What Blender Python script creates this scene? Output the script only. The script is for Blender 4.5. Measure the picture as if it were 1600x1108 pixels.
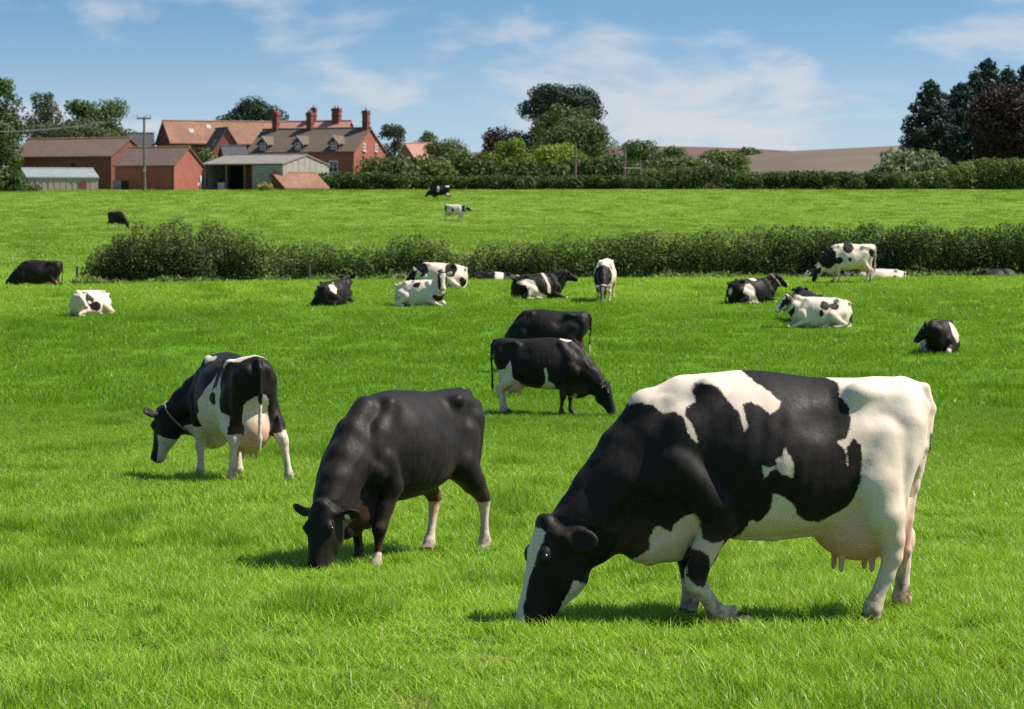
import bpy, math, random
import numpy as np
from mathutils import Vector, Matrix

for _o in list(bpy.data.objects):
    bpy.data.objects.remove(_o, do_unlink=True)
scene = bpy.context.scene
COL = scene.collection
R = math.radians

# ------------------------------------------------------------------ camera
CAMZ = 1.7
FPX = 4000.0                       # focal length in pixels of the 1600 px wide photograph
PITCH = math.atan((554 - 320) / FPX)
cam_d = bpy.data.cameras.new('camera')
cam_d.sensor_width = 36.0
cam_d.lens = 36.0 * FPX / 1600.0
cam_d.clip_start = 0.5
cam_d.clip_end = 6000
cam_d.dof.use_dof = True
cam_d.dof.focus_distance = 15.0
cam_d.dof.aperture_fstop = 8.5
cam = bpy.data.objects.new('camera', cam_d)
COL.objects.link(cam)
cam.location = (0, 0, CAMZ)
cam.rotation_euler = (math.pi / 2 - PITCH, 0, 0)
scene.camera = cam

# ------------------------------------------------------------------ sun and sky
SUN_DIR = Vector((0.60, 0.03, 0.80)).normalized()
SUN_EL = math.asin(SUN_DIR.z)
SUN_AZ = math.atan2(SUN_DIR.x, SUN_DIR.y)          # from +Y towards +X
sun_d = bpy.data.lights.new('sun', 'SUN')
sun_d.energy = 5.0
sun_d.angle = R(0.5)
sun_d.color = (1.0, 0.95, 0.86)
sun = bpy.data.objects.new('sun', sun_d)
COL.objects.link(sun)
sun.rotation_euler = SUN_DIR.to_track_quat('Z', 'Y').to_euler()

world = bpy.data.worlds.new('World')
scene.world = world
world.use_nodes = True
wt = world.node_tree
wt.nodes.clear()

def N(tree, kind, **kw):
    n = tree.nodes.new(kind)
    for k, v in kw.items():
        if k == 'inp':
            for kk, vv in v.items():
                n.inputs[kk].default_value = vv
        else:
            setattr(n, k, v)
    return n

def mth(tree, op, a, b=None, c=None, clamp=False):
    n = tree.nodes.new('ShaderNodeMath')
    n.operation = op
    n.use_clamp = clamp
    for i, v in enumerate((a, b, c)):
        if v is None:
            continue
        if isinstance(v, (int, float)):
            n.inputs[i].default_value = v
        else:
            tree.links.new(v, n.inputs[i])
    return n.outputs[0]

def mixc(tree, fac, a, b, blend='MIX'):
    n = tree.nodes.new('ShaderNodeMix')
    n.data_type = 'RGBA'
    n.blend_type = blend
    for i, v in ((0, fac), (6, a), (7, b)):
        if isinstance(v, (int, float)):
            n.inputs[i].default_value = v
        elif isinstance(v, (tuple, list)):
            n.inputs[i].default_value = tuple(v) + ((1,) if len(v) == 3 else ())
        else:
            tree.links.new(v, n.inputs[i])
    return n.outputs[2]

def mapr(tree, v, a, b, c=0.0, d=1.0, smooth=False):
    n = tree.nodes.new('ShaderNodeMapRange')
    if smooth:
        n.interpolation_type = 'SMOOTHSTEP'
    tree.links.new(v, n.inputs[0])
    for i, x in enumerate((a, b, c, d)):
        n.inputs[i + 1].default_value = x
    return n.outputs[0]

def sky_world():
    t = wt
    tc = N(t, 'ShaderNodeTexCoord')
    sep = N(t, 'ShaderNodeSeparateXYZ')
    t.links.new(tc.outputs['Generated'], sep.inputs[0])
    x, y, z = sep.outputs
    # the clear sky deepens quickly above the horizon, as in clean air after rain
    ze = mth(t, 'ADD', mth(t, 'MULTIPLY', mth(t, 'MAXIMUM', z, 0.0), 3.7), 0.08)
    comb = N(t, 'ShaderNodeCombineXYZ')
    t.links.new(x, comb.inputs[0]); t.links.new(y, comb.inputs[1]); t.links.new(ze, comb.inputs[2])
    nrm = N(t, 'ShaderNodeVectorMath', operation='NORMALIZE')
    t.links.new(comb.outputs[0], nrm.inputs[0])
    sk = N(t, 'ShaderNodeTexSky', sky_type='NISHITA', sun_disc=False, sun_elevation=SUN_EL,
           sun_rotation=SUN_AZ, altitude=100, air_density=1.3, dust_density=0.6, ozone_density=3.0)
    t.links.new(nrm.outputs[0], sk.inputs[0])
    # soft cumulus banks: noise over direction, flattened
    mp = N(t, 'ShaderNodeCombineXYZ')
    az = mth(t, 'ARCTAN2', x, y)
    t.links.new(mth(t, 'MULTIPLY', az, 9.0), mp.inputs[0])
    t.links.new(mth(t, 'MULTIPLY', mth(t, 'POWER', mth(t, 'MAXIMUM', z, 0.0001), 0.8), 16.0), mp.inputs[1])
    mp.inputs[2].default_value = SKY_SEED
    n1 = N(t, 'ShaderNodeTexNoise', inp={'Scale': 1.6, 'Detail': 7.0, 'Roughness': 0.52, 'Distortion': 0.25})
    t.links.new(mp.outputs[0], n1.inputs['Vector'])
    n2 = N(t, 'ShaderNodeTexNoise', inp={'Scale': 0.62, 'Detail': 2.0, 'Roughness': 0.5})
    t.links.new(mp.outputs[0], n2.inputs['Vector'])
    c = mth(t, 'ADD', mth(t, 'MULTIPLY', n1.outputs[0], 0.75), mth(t, 'MULTIPLY', n2.outputs[0], 0.45))
    c = mth(t, 'ADD', c, mapr(t, z, 0.0, 0.10, 0.085, -0.04))       # banks thicken towards the horizon
    cov = mapr(t, c, 0.615, 0.735, 0.0, 0.60, smooth=True)
    low = mapr(t, z, 0.0, 0.085, 0.55, 0.0, smooth=True)      # pale air close to the horizon
    fac = mth(t, 'ADD', cov, low, clamp=True)
    cloud = mixc(t, n1.outputs[0], (4.6, 5.4, 6.3), (6.6, 6.8, 7.0))
    hsv = N(t, 'ShaderNodeHueSaturation', inp={'Hue': 0.49, 'Saturation': 1.14, 'Value': 1.22})
    t.links.new(sk.outputs[0], hsv.inputs['Color'])
    colr = mixc(t, fac, hsv.outputs[0], cloud)
    bg = N(t, 'ShaderNodeBackground', inp={'Strength': 0.076})
    t.links.new(colr, bg.inputs[0])
    out = N(t, 'ShaderNodeOutputWorld')
    t.links.new(bg.outputs[0], out.inputs[0])

SKY_SEED = 52.3
sky_world()

vs = scene.view_settings
vs.view_transform = 'Standard'
vs.look = 'None'
vs.exposure = 0.56
vs.gamma = 1.0
vs.use_curve_mapping = False
scene.cycles.use_denoising = False
scene.cycles.max_bounces = 8
scene.cycles.transparent_max_bounces = 6
scene.cycles.diffuse_bounces = 3
scene.cycles.glossy_bounces = 2
scene.cycles.transmission_bounces = 4
scene.render.film_transparent = False

# ------------------------------------------------------------------ helpers
def tag(o, label=None, category=None, group=None, kind=None):
    if label: o['label'] = label
    if category: o['category'] = category
    if group: o['group'] = group
    if kind: o['kind'] = kind
    return o

def link(name, me, mat=None, parent=None, smooth=False):
    o = bpy.data.objects.new(name, me)
    COL.objects.link(o)
    if mat is not None:
        for m in (mat if isinstance(mat, (list, tuple)) else [mat]):
            me.materials.append(m)
    if parent is not None:
        o.parent = parent
    if smooth and len(me.polygons):
        me.polygons.foreach_set('use_smooth', np.ones(len(me.polygons), bool))
    return o

def mesh_np(name, verts, faces):
    """verts (n,3), faces (m,k) arrays -> mesh"""
    me = bpy.data.meshes.new(name)
    verts = np.asarray(verts, np.float32)
    faces = np.asarray(faces, np.int32)
    k = faces.shape[1]
    me.vertices.add(len(verts)); me.vertices.foreach_set('co', verts.ravel())
    me.loops.add(faces.size); me.loops.foreach_set('vertex_index', faces.ravel())
    me.polygons.add(len(faces)); me.polygons.foreach_set('loop_start', np.arange(0, faces.size, k, dtype=np.int32))
    me.update(calc_edges=True)
    return me

def empty(name, loc=(0, 0, 0), rz=0.0):
    o = bpy.data.objects.new(name, None)
    COL.objects.link(o)
    o.location = loc
    o.rotation_euler = (0, 0, rz)
    o.empty_display_size = 0.2
    return o

class MB:
    """collects simple solids into one mesh"""
    def __init__(s):
        s.v = []; s.f = []
    def poly(s, pts):
        b = len(s.v); s.v += [tuple(p) for p in pts]; s.f.append(tuple(range(b, b + len(pts))))
    def prism(s, pts, off):
        """closed prism: polygon pts extruded along vector off"""
        b = len(s.v); n = len(pts)
        s.v += [tuple(p) for p in pts] + [tuple(np.add(p, off)) for p in pts]
        s.f.append(tuple(range(b + n - 1, b - 1, -1)))
        s.f.append(tuple(range(b + n, b + 2 * n)))
        for i in range(n):
            j = (i + 1) % n
            s.f.append((b + i, b + j, b + n + j, b + n + i))
    def box(s, lo, hi):
        x0, y0, z0 = lo; x1, y1, z1 = hi
        s.prism([(x0, y0, z0), (x1, y0, z0), (x1, y1, z0), (x0, y1, z0)], (0, 0, z1 - z0))
    def tube(s, pts, rad, n=8):
        pts = [Vector(p) for p in pts]
        if isinstance(rad, (int, float)): rad = [rad] * len(pts)
        b0 = len(s.v)
        for i, p in enumerate(pts):
            d = (pts[min(i + 1, len(pts) - 1)] - pts[max(i - 1, 0)]).normalized()
            a = d.orthogonal().normalized() if i == 0 else (a - d * a.dot(d)).normalized()
            c = d.cross(a)
            for j in range(n):
                w = 2 * math.pi * j / n
                s.v.append(tuple(p + a * (math.cos(w) * rad[i]) + c * (math.sin(w) * rad[i])))
        for i in range(len(pts) - 1):
            for j in range(n):
                k = (j + 1) % n
                s.f.append((b0 + i * n + j, b0 + i * n + k, b0 + (i + 1) * n + k, b0 + (i + 1) * n + j))
        s.f.append(tuple(range(b0 + n - 1, b0 - 1, -1)))
        e = b0 + (len(pts) - 1) * n
        s.f.append(tuple(range(e, e + n)))
    def build(s, name, mat, parent=None, smooth=False):
        me = bpy.data.meshes.new(name)
        me.from_pydata(s.v, [], s.f)
        me.update()
        return link(name, me, mat, parent, smooth)

_rng = np.random.default_rng(11)
_perm = _rng.random((64, 64, 64)).astype(np.float32)
def vnoise(x, y, z=0.0):
    """value noise 0..1, smooth"""
    x, y, z = np.broadcast_arrays(np.asarray(x, float), np.asarray(y, float), np.asarray(z, float))
    xi = np.floor(x).astype(int); yi = np.floor(y).astype(int); zi = np.floor(z).astype(int)
    fx = x - xi; fy = y - yi; fz = z - zi
    fx = fx * fx * (3 - 2 * fx); fy = fy * fy * (3 - 2 * fy); fz = fz * fz * (3 - 2 * fz)
    def g(a, b, c): return _perm[(xi + a) & 63, (yi + b) & 63, (zi + c) & 63]
    l = lambda a, b, t: a + (b - a) * t
    return l(l(l(g(0,0,0), g(1,0,0), fx), l(g(0,1,0), g(1,1,0), fx), fy),
             l(l(g(0,0,1), g(1,0,1), fx), l(g(0,1,1), g(1,1,1), fx), fy), fz)

def fbm(x, y, z=0.0, oct=3):
    s = 0; a = 1; t = 0
    for i in range(oct):
        s = s + a * vnoise(np.asarray(x) * 2 ** i + 7.3 * i, np.asarray(y) * 2 ** i + 3.1 * i, np.asarray(z) * 2 ** i + 1.7 * i)
        t += a; a *= 0.5
    return s / t

def smooth01(x, a, b):
    t = np.clip((np.asarray(x, float) - a) / (b - a), 0, 1)
    return t * t * (3 - 2 * t)

# ------------------------------------------------------------------ terrain height
# distance from the camera foot -> height relative to the camera, read from the feet of the cows on each stretch of field
_PY = np.array([-60, -20, 0, 6, 10.8, 14.5, 18.5, 20.8, 23, 27.4, 36, 45.5, 55, 64.5, 71.4, 83.3, 92, 97, 101, 105, 109, 130, 160, 205, 225, 245, 262, 275, 300, 400, 700, 1400, 3000])
_PZ = np.array([-2.2, -1.9, -1.72, -1.93, -2.13, -2.33, -2.60, -2.69, -2.75, -3.03, -3.42, -3.68, -3.80, -3.76, -3.57, -3.24, -3.00, -2.92, -3.15, -3.64, -3.66, -2.98, -2.46, -1.82, -0.95, 0.35, 1.28, 1.62, 1.7, 1.7, 1.2, 0, 0])
def _pchip(xs, ys):
    h = np.diff(xs); d = np.diff(ys) / h
    m = np.zeros(len(xs)); m[0] = d[0]; m[-1] = d[-1]
    for i in range(1, len(xs) - 1):
        if d[i-1] * d[i] > 0:
            w1 = 2 * h[i] + h[i-1]; w2 = h[i] + 2 * h[i-1]
            m[i] = (w1 + w2) / (w1 / d[i-1] + w2 / d[i])
    return m
_PM = _pchip(_PY, _PZ)
def ground(x, y):
    x = np.asarray(x, float); y = np.asarray(y, float)
    yy = np.clip(y, _PY[0], _PY[-1] - 1e-6)
    i = np.clip(np.searchsorted(_PY, yy, side='right') - 1, 0, len(_PY) - 2)
    h = _PY[i+1] - _PY[i]; t = (yy - _PY[i]) / h
    z = ((1 + 2*t) * (1-t)**2 * _PZ[i] + t * (1-t)**2 * h * _PM[i] + t*t * (3 - 2*t) * _PZ[i+1] + t*t * (t-1) * h * _PM[i+1])
    z = z + CAMZ
    z = z + np.clip(x, -40, 40) * 0.0075 * smooth01(y, 45, 92) * (1 - smooth01(y, 110, 190))
    z = z + (fbm(x * 0.11 + 31, y * 0.11 + 5, 0, 2) - 0.5) * 0.16 * smooth01(y, 4, 25)
    z = z + (fbm(x * 0.7 + 3, y * 0.7 + 15, 0, 2) - 0.5) * 0.07
    return z

_cp, _sp = math.cos(PITCH), math.sin(PITCH)
def ray(px, py):
    cx = (px - 800) / FPX; cy = (554 - py) / FPX
    return np.array([cx, _cp + cy * _sp, cy * _cp - _sp])       # forward distance ~ 1
def at(px, py, Y):
    """point at world depth Y on the line of sight of a pixel"""
    d = ray(px, py); t = Y / d[1]
    return Vector((d[0] * t, Y, CAMZ + d[2] * t))
def on_ground(px, py, ymin=8.0, ymax=300.0):
    """where the line of sight of a pixel first meets the field"""
    d = ray(px, py)
    ys = np.arange(ymin, ymax, 0.05)
    t = ys / d[1]
    hgt = CAMZ + d[2] * t - ground(d[0] * t, ys)
    k = np.argmax(hgt <= 0)
    if hgt[k] > 0: k = len(ys) - 1
    return Vector((d[0] * t[k], ys[k], float(ground(d[0] * t[k], ys[k]))))

# ------------------------------------------------------------------ materials
def mat(name):
    m = bpy.data.materials.new(name)
    m.use_nodes = True
    t = m.node_tree
    b = t.nodes['Principled BSDF']
    return m, t, b

def bump(t, b, height, strength=0.3, dist=0.02):
    n = N(t, 'ShaderNodeBump', inp={'Strength': strength, 'Distance': dist})
    t.links.new(height, n.inputs['Height'])
    t.links.new(n.outputs[0], b.inputs['Normal'])

def noise(t, vec, scale, detail=3.0, rough=0.55, dist=0.0):
    n = N(t, 'ShaderNodeTexNoise', inp={'Scale': scale, 'Detail': detail, 'Roughness': rough, 'Distortion': dist})
    if vec is not None: t.links.new(vec, n.inputs['Vector'])
    return n.outputs[0]

def simple_mat(name, c1, c2, scale=3.0, rough=0.8, bump_s=0.2, bump_d=0.01, metal=0.0):
    m, t, b = mat(name)
    tc = N(t, 'ShaderNodeTexCoord')
    f = noise(t, tc.outputs['Object'], scale, 5.0, 0.6)
    f2 = mapr(t, f, 0.3, 0.7)
    t.links.new(mixc(t, f2, c1, c2), b.inputs['Base Color'])
    b.inputs['Roughness'].default_value = rough
    b.inputs['Metallic'].default_value = metal
    if bump_s: bump(t, b, f, bump_s, bump_d)
    return m
# ------------------------------------------------------------------ ground sheet
def lush(t, y, n, c):
    """the hollow of the near field holds moister, deeper green grass"""
    yy = mth(t, 'ADD', y, mth(t, 'MULTIPLY', mth(t, 'SUBTRACT', n, 0.5), 50.0))
    f = mth(t, 'MULTIPLY', mapr(t, yy, 24, 48, 0, 1, True), mapr(t, yy, 74, 96, 1, 0, True))
    c = mixc(t, mth(t, 'MULTIPLY', f, 0.72), c, (0.075, 0.20, 0.010))
    return mixc(t, mapr(t, yy, 100, 150, 0, 0.85, True), c, (0.155, 0.235, 0.032))      # drier, more olive slope below the farm
def pasture_mat():
    m, t, b = mat('pasture')
    g = N(t, 'ShaderNodeNewGeometry')
    mp = N(t, 'ShaderNodeMapping'); mp.inputs['Scale'].default_value = (1.0, 0.45, 1.0)
    t.links.new(g.outputs['Position'], mp.inputs[0])
    P = mp.outputs[0]
    big = mapr(t, noise(t, P, 0.10, 4), 0.35, 0.65)
    mid = mapr(t, noise(t, P, 0.9, 5, 0.6), 0.3, 0.7)
    fine = mapr(t, noise(t, P, 14.0, 4, 0.7), 0.25, 0.75)
    c = mixc(t, big, (0.165, 0.305, 0.018), (0.225, 0.355, 0.024))
    c = mixc(t, mth(t, 'MULTIPLY', mid, 0.55), c, (0.12, 0.25, 0.015))
    c = mixc(t, mth(t, 'MULTIPLY', fine, 0.35), c, (0.09, 0.20, 0.011))
    sp = N(t, 'ShaderNodeSeparateXYZ'); t.links.new(g.outputs['Position'], sp.inputs[0])
    t.links.new(lush(t, sp.outputs[1], noise(t, P, 0.06, 3), mixc(t, mapr(t, sp.outputs[1], 30, 60, 0.85, 0.0, True), c, (0.075, 0.125, 0.016))), b.inputs['Base Color'])   # thatch and soil between the near blades
    b.inputs['Roughness'].default_value = 0.85
    b.inputs['Specular IOR Level'].default_value = 0.05
    h = mth(t, 'ADD', mth(t, 'MULTIPLY', mid, 0.6), mth(t, 'MULTIPLY', fine, 0.4))
    bump(t, b, h, 0.9, 0.09)
    return m
M_PASTURE = pasture_mat()

def build_ground():
    ys = [-60.0, -20, 0, 5]
    y = 8.0
    while y < 300:
        ys.append(y); y += max(0.14, 0.0085 * y)
    while y < 4200:
        ys.append(y); y *= 1.12
    ys = np.array(ys)
    u = np.linspace(-1, 1, 221)
    u = np.sign(u) * (0.35 * np.abs(u) + 0.65 * np.abs(u) ** 3)
    wid = 45 + 0.9 * np.abs(ys)
    X = u[None, :] * wid[:, None]
    Y = np.repeat(ys[:, None], len(u), 1)
    Z = ground(X, Y)
    ny, nx = X.shape
    v = np.stack([X, Y, Z], -1).reshape(-1, 3)
    i = np.arange(ny - 1)[:, None] * nx + np.arange(nx - 1)[None, :]
    f = np.stack([i, i + 1, i + nx + 1, i + nx], -1).reshape(-1, 4)
    o = link('pasture', mesh_np('pasture', v, f), M_PASTURE, smooth=True)
    tag(o, 'green grazed pasture rolling away to the farm', 'pasture', kind='structure')
build_ground()

def hill(name, label, depth0, depth1, rows, color1, color2, furrow):
    """a ploughed slope: crest line given by the sight lines of its outline at the crest depth"""
    px = np.array([r[0] for r in rows]); pr = np.array([r[1] for r in rows])
    nx, ny = 90, 22
    v = []
    xs = np.linspace(px[0], px[-1], nx)
    crest = np.interp(xs, px, pr)
    for j in range(ny):
        t = j / (ny - 1)
        Y = depth0 + (depth1 - depth0) * t * 1.5
        for i in range(nx):
            top = (320 - crest[i]) / FPX * depth1
            base = -1.0
            tt = min(t * 1.5, 1.0)
            s = math.sin(tt * math.pi / 2)
            z = base + (top - base) * s
            if t * 1.5 > 1: z -= (t * 1.5 - 1) ** 2 * top * 1.5
            v.append(((xs[i] - 800) / FPX * depth1, Y, CAMZ + z))
    i = np.arange(ny - 1)[:, None] * nx + np.arange(nx - 1)[None, :]
    f = np.stack([i, i + 1, i + nx + 1, i + nx], -1).reshape(-1, 4)
    m, t, b = mat(name)
    g = N(t, 'ShaderNodeNewGeometry')
    big = mapr(t, noise(t, g.outputs['Position'], 0.03, 4), 0.35, 0.65)
    c = mixc(t, big, color1, color2)
    mp = N(t, 'ShaderNodeMapping'); mp.inputs['Rotation'].default_value = (0, 0, R(furrow))
    t.links.new(g.outputs['Position'], mp.inputs[0])
    w = N(t, 'ShaderNodeTexWave', inp={'Scale': 0.22, 'Distortion': 1.5, 'Detail': 3.0})
    t.links.new(mp.outputs[0], w.inputs[0])
    c = mixc(t, mth(t, 'MULTIPLY', w.outputs[1], 0.22), c, tuple(x * 0.7 for x in color1))
    t.links.new(c, b.inputs['Base Color'])
    b.inputs['Roughness'].default_value = 0.95
    o = link(name, mesh_np(name, np.array(v), f), m, smooth=True)
    tag(o, label, 'field', kind='structure')

hill('ploughed_hill', 'bare light brown ploughed hill rising towards the conifers', 420, 640,
     [(900, 330), (1020, 264), (1120, 250), (1170, 243), (1215, 238.5), (1300, 234), (1380, 230), (1440, 227.5), (1700, 224), (1950, 230)],
     (0.115, 0.078, 0.050), (0.155, 0.108, 0.070), 35)
hill('dark_ploughed_hill', 'dark purplish ploughed field on the skyline', 560, 820,
     [(300, 330), (420, 262), (800, 236), (940, 231), (1010, 230.5), (1090, 232), (1150, 234), (1215, 238), (1300, 243), (1500, 250)],
     (0.105, 0.055, 0.048), (0.13, 0.070, 0.055), -20)
# ------------------------------------------------------------------ the farm
def brick_mat(name, c1, c2, mortar):
    m, t, b = mat(name)
    tc = N(t, 'ShaderNodeTexCoord')
    sep = N(t, 'ShaderNodeSeparateXYZ'); t.links.new(tc.outputs['Object'], sep.inputs[0])
    cb = N(t, 'ShaderNodeCombineXYZ')
    t.links.new(mth(t, 'ADD', sep.outputs[0], sep.outputs[1]), cb.inputs[0]); t.links.new(sep.outputs[2], cb.inputs[1])
    br = N(t, 'ShaderNodeTexBrick', inp={'Scale': 1.0, 'Brick Width': .225, 'Row Height': .075, 'Mortar Size': .010, 'Color1': (*c1, 1), 'Color2': (*c2, 1), 'Mortar': (*mortar, 1)})
    t.links.new(cb.outputs[0], br.inputs[0])
    st = mapr(t, noise(t, tc.outputs['Object'], .8, 5, .65), .35, .7)
    c = mixc(t, mth(t, 'MULTIPLY', st, .45), br.outputs[0], tuple(x * .62 for x in c1))
    t.links.new(c, b.inputs['Base Color']); b.inputs['Roughness'].default_value = .9
    bump(t, b, br.outputs[1], -.3, .01)
    return m
def tile_mat(name, c1, c2, c3):
    m, t, b = mat(name)
    tc = N(t, 'ShaderNodeTexCoord')
    f = mapr(t, noise(t, tc.outputs['Object'], 2.2, 6, .75), .3, .7)
    f2 = mapr(t, noise(t, tc.outputs['Object'], .45, 4, .6), .4, .65)
    c = mixc(t, f, c1, c2); c = mixc(t, mth(t, 'MULTIPLY', f2, .7), c, c3)
    t.links.new(c, b.inputs['Base Color']); b.inputs['Roughness'].default_value = .85
    w = N(t, 'ShaderNodeTexWave', inp={'Scale': 1.6, 'Distortion': .6}); w.bands_direction = 'Z'
    t.links.new(tc.outputs['Object'], w.inputs[0])
    bump(t, b, mth(t, 'ADD', w.outputs[1], f), .5, .03)
    return m
M_BRICK = brick_mat('red_brick', (0.33, 0.062, 0.043), (0.39, 0.095, 0.066), (0.30, 0.16, 0.12))
M_BRICKD = brick_mat('old_brick', (0.19, 0.038, 0.030), (0.24, 0.06, 0.042), (0.17, 0.09, 0.07))
M_TILE_O = tile_mat('orange_tile', (0.19, 0.085, 0.052), (0.33, 0.17, 0.105), (0.17, 0.085, 0.052))
M_TILE_B = tile_mat('brown_tile', (0.085, 0.062, 0.046), (0.135, 0.10, 0.070), (0.14, 0.092, 0.050))
M_SLATE = tile_mat('slate_roof', (0.095, 0.062, 0.052), (0.155, 0.10, 0.082), (0.16, 0.092, 0.055))
M_SLATE_D = tile_mat('dark_slate', (0.045, 0.045, 0.055), (0.07, 0.068, 0.078), (0.05, 0.05, 0.06))
M_TILE_P = tile_mat('pink_tile', (0.36, 0.17, 0.13), (0.42, 0.22, 0.17), (0.32, 0.15, 0.11))
M_RIDGE = simple_mat('ridge_tile', (0.32, 0.15, 0.06), (0.42, 0.21, 0.08), 4, .85)
M_ASB = simple_mat('fibre_cement', (0.24, 0.22, 0.19), (0.36, 0.33, 0.29), 1.6, .9, .3, .02)
M_ASBR = simple_mat('fibre_cement_roof', (0.165, 0.145, 0.12), (0.235, 0.21, 0.175), 1.2, .9, .3, .02)
M_TIN = simple_mat('painted_tin', (0.20, 0.23, 0.22), (0.27, 0.30, 0.285), 1.0, .55, .2, .02)
M_PLANK = simple_mat('old_boards', (0.36, 0.25, 0.20), (0.50, 0.38, 0.31), 2.5, .9, .3, .02)
M_GREENW = simple_mat('green_sheet', (0.045, 0.12, 0.085), (0.06, 0.15, 0.10), 2.0, .6, .1)
M_WHITE = simple_mat('white_paint', (0.72, 0.71, 0.67), (0.80, 0.79, 0.76), 5, .5, 0)
M_TRIM = simple_mat('grey_trim', (0.30, 0.30, 0.29), (0.40, 0.40, 0.38), 5, .6, 0)
M_GLASS, _t, _b = mat('window_glass')
_b.inputs['Base Color'].default_value = (.03, .035, .04, 1); _b.inputs['Roughness'].default_value = .08; _b.inputs['Specular IOR Level'].default_value = .8
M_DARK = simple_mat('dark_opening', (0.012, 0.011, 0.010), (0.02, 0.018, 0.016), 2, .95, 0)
M_DOOR = simple_mat('slate_blue_door', (0.13, 0.18, 0.20), (0.17, 0.22, 0.24), 3, .7, 0)
M_WOODP = simple_mat('pole_wood', (0.11, 0.085, 0.065), (0.19, 0.15, 0.115), 4, .9, .3)
M_TAG_Y = simple_mat('yellow_tag', (0.75, 0.48, 0.03), (0.8, 0.55, 0.05), 8, 0.45, 0)
M_POST2 = simple_mat('grey_rail', (0.26, 0.24, 0.2), (0.36, 0.33, 0.28), 6, .9, 0)
M_POT = simple_mat('chimney_pot', (0.42, 0.18, 0.10), (0.5, 0.22, 0.13), 6, .8, 0)

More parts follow.
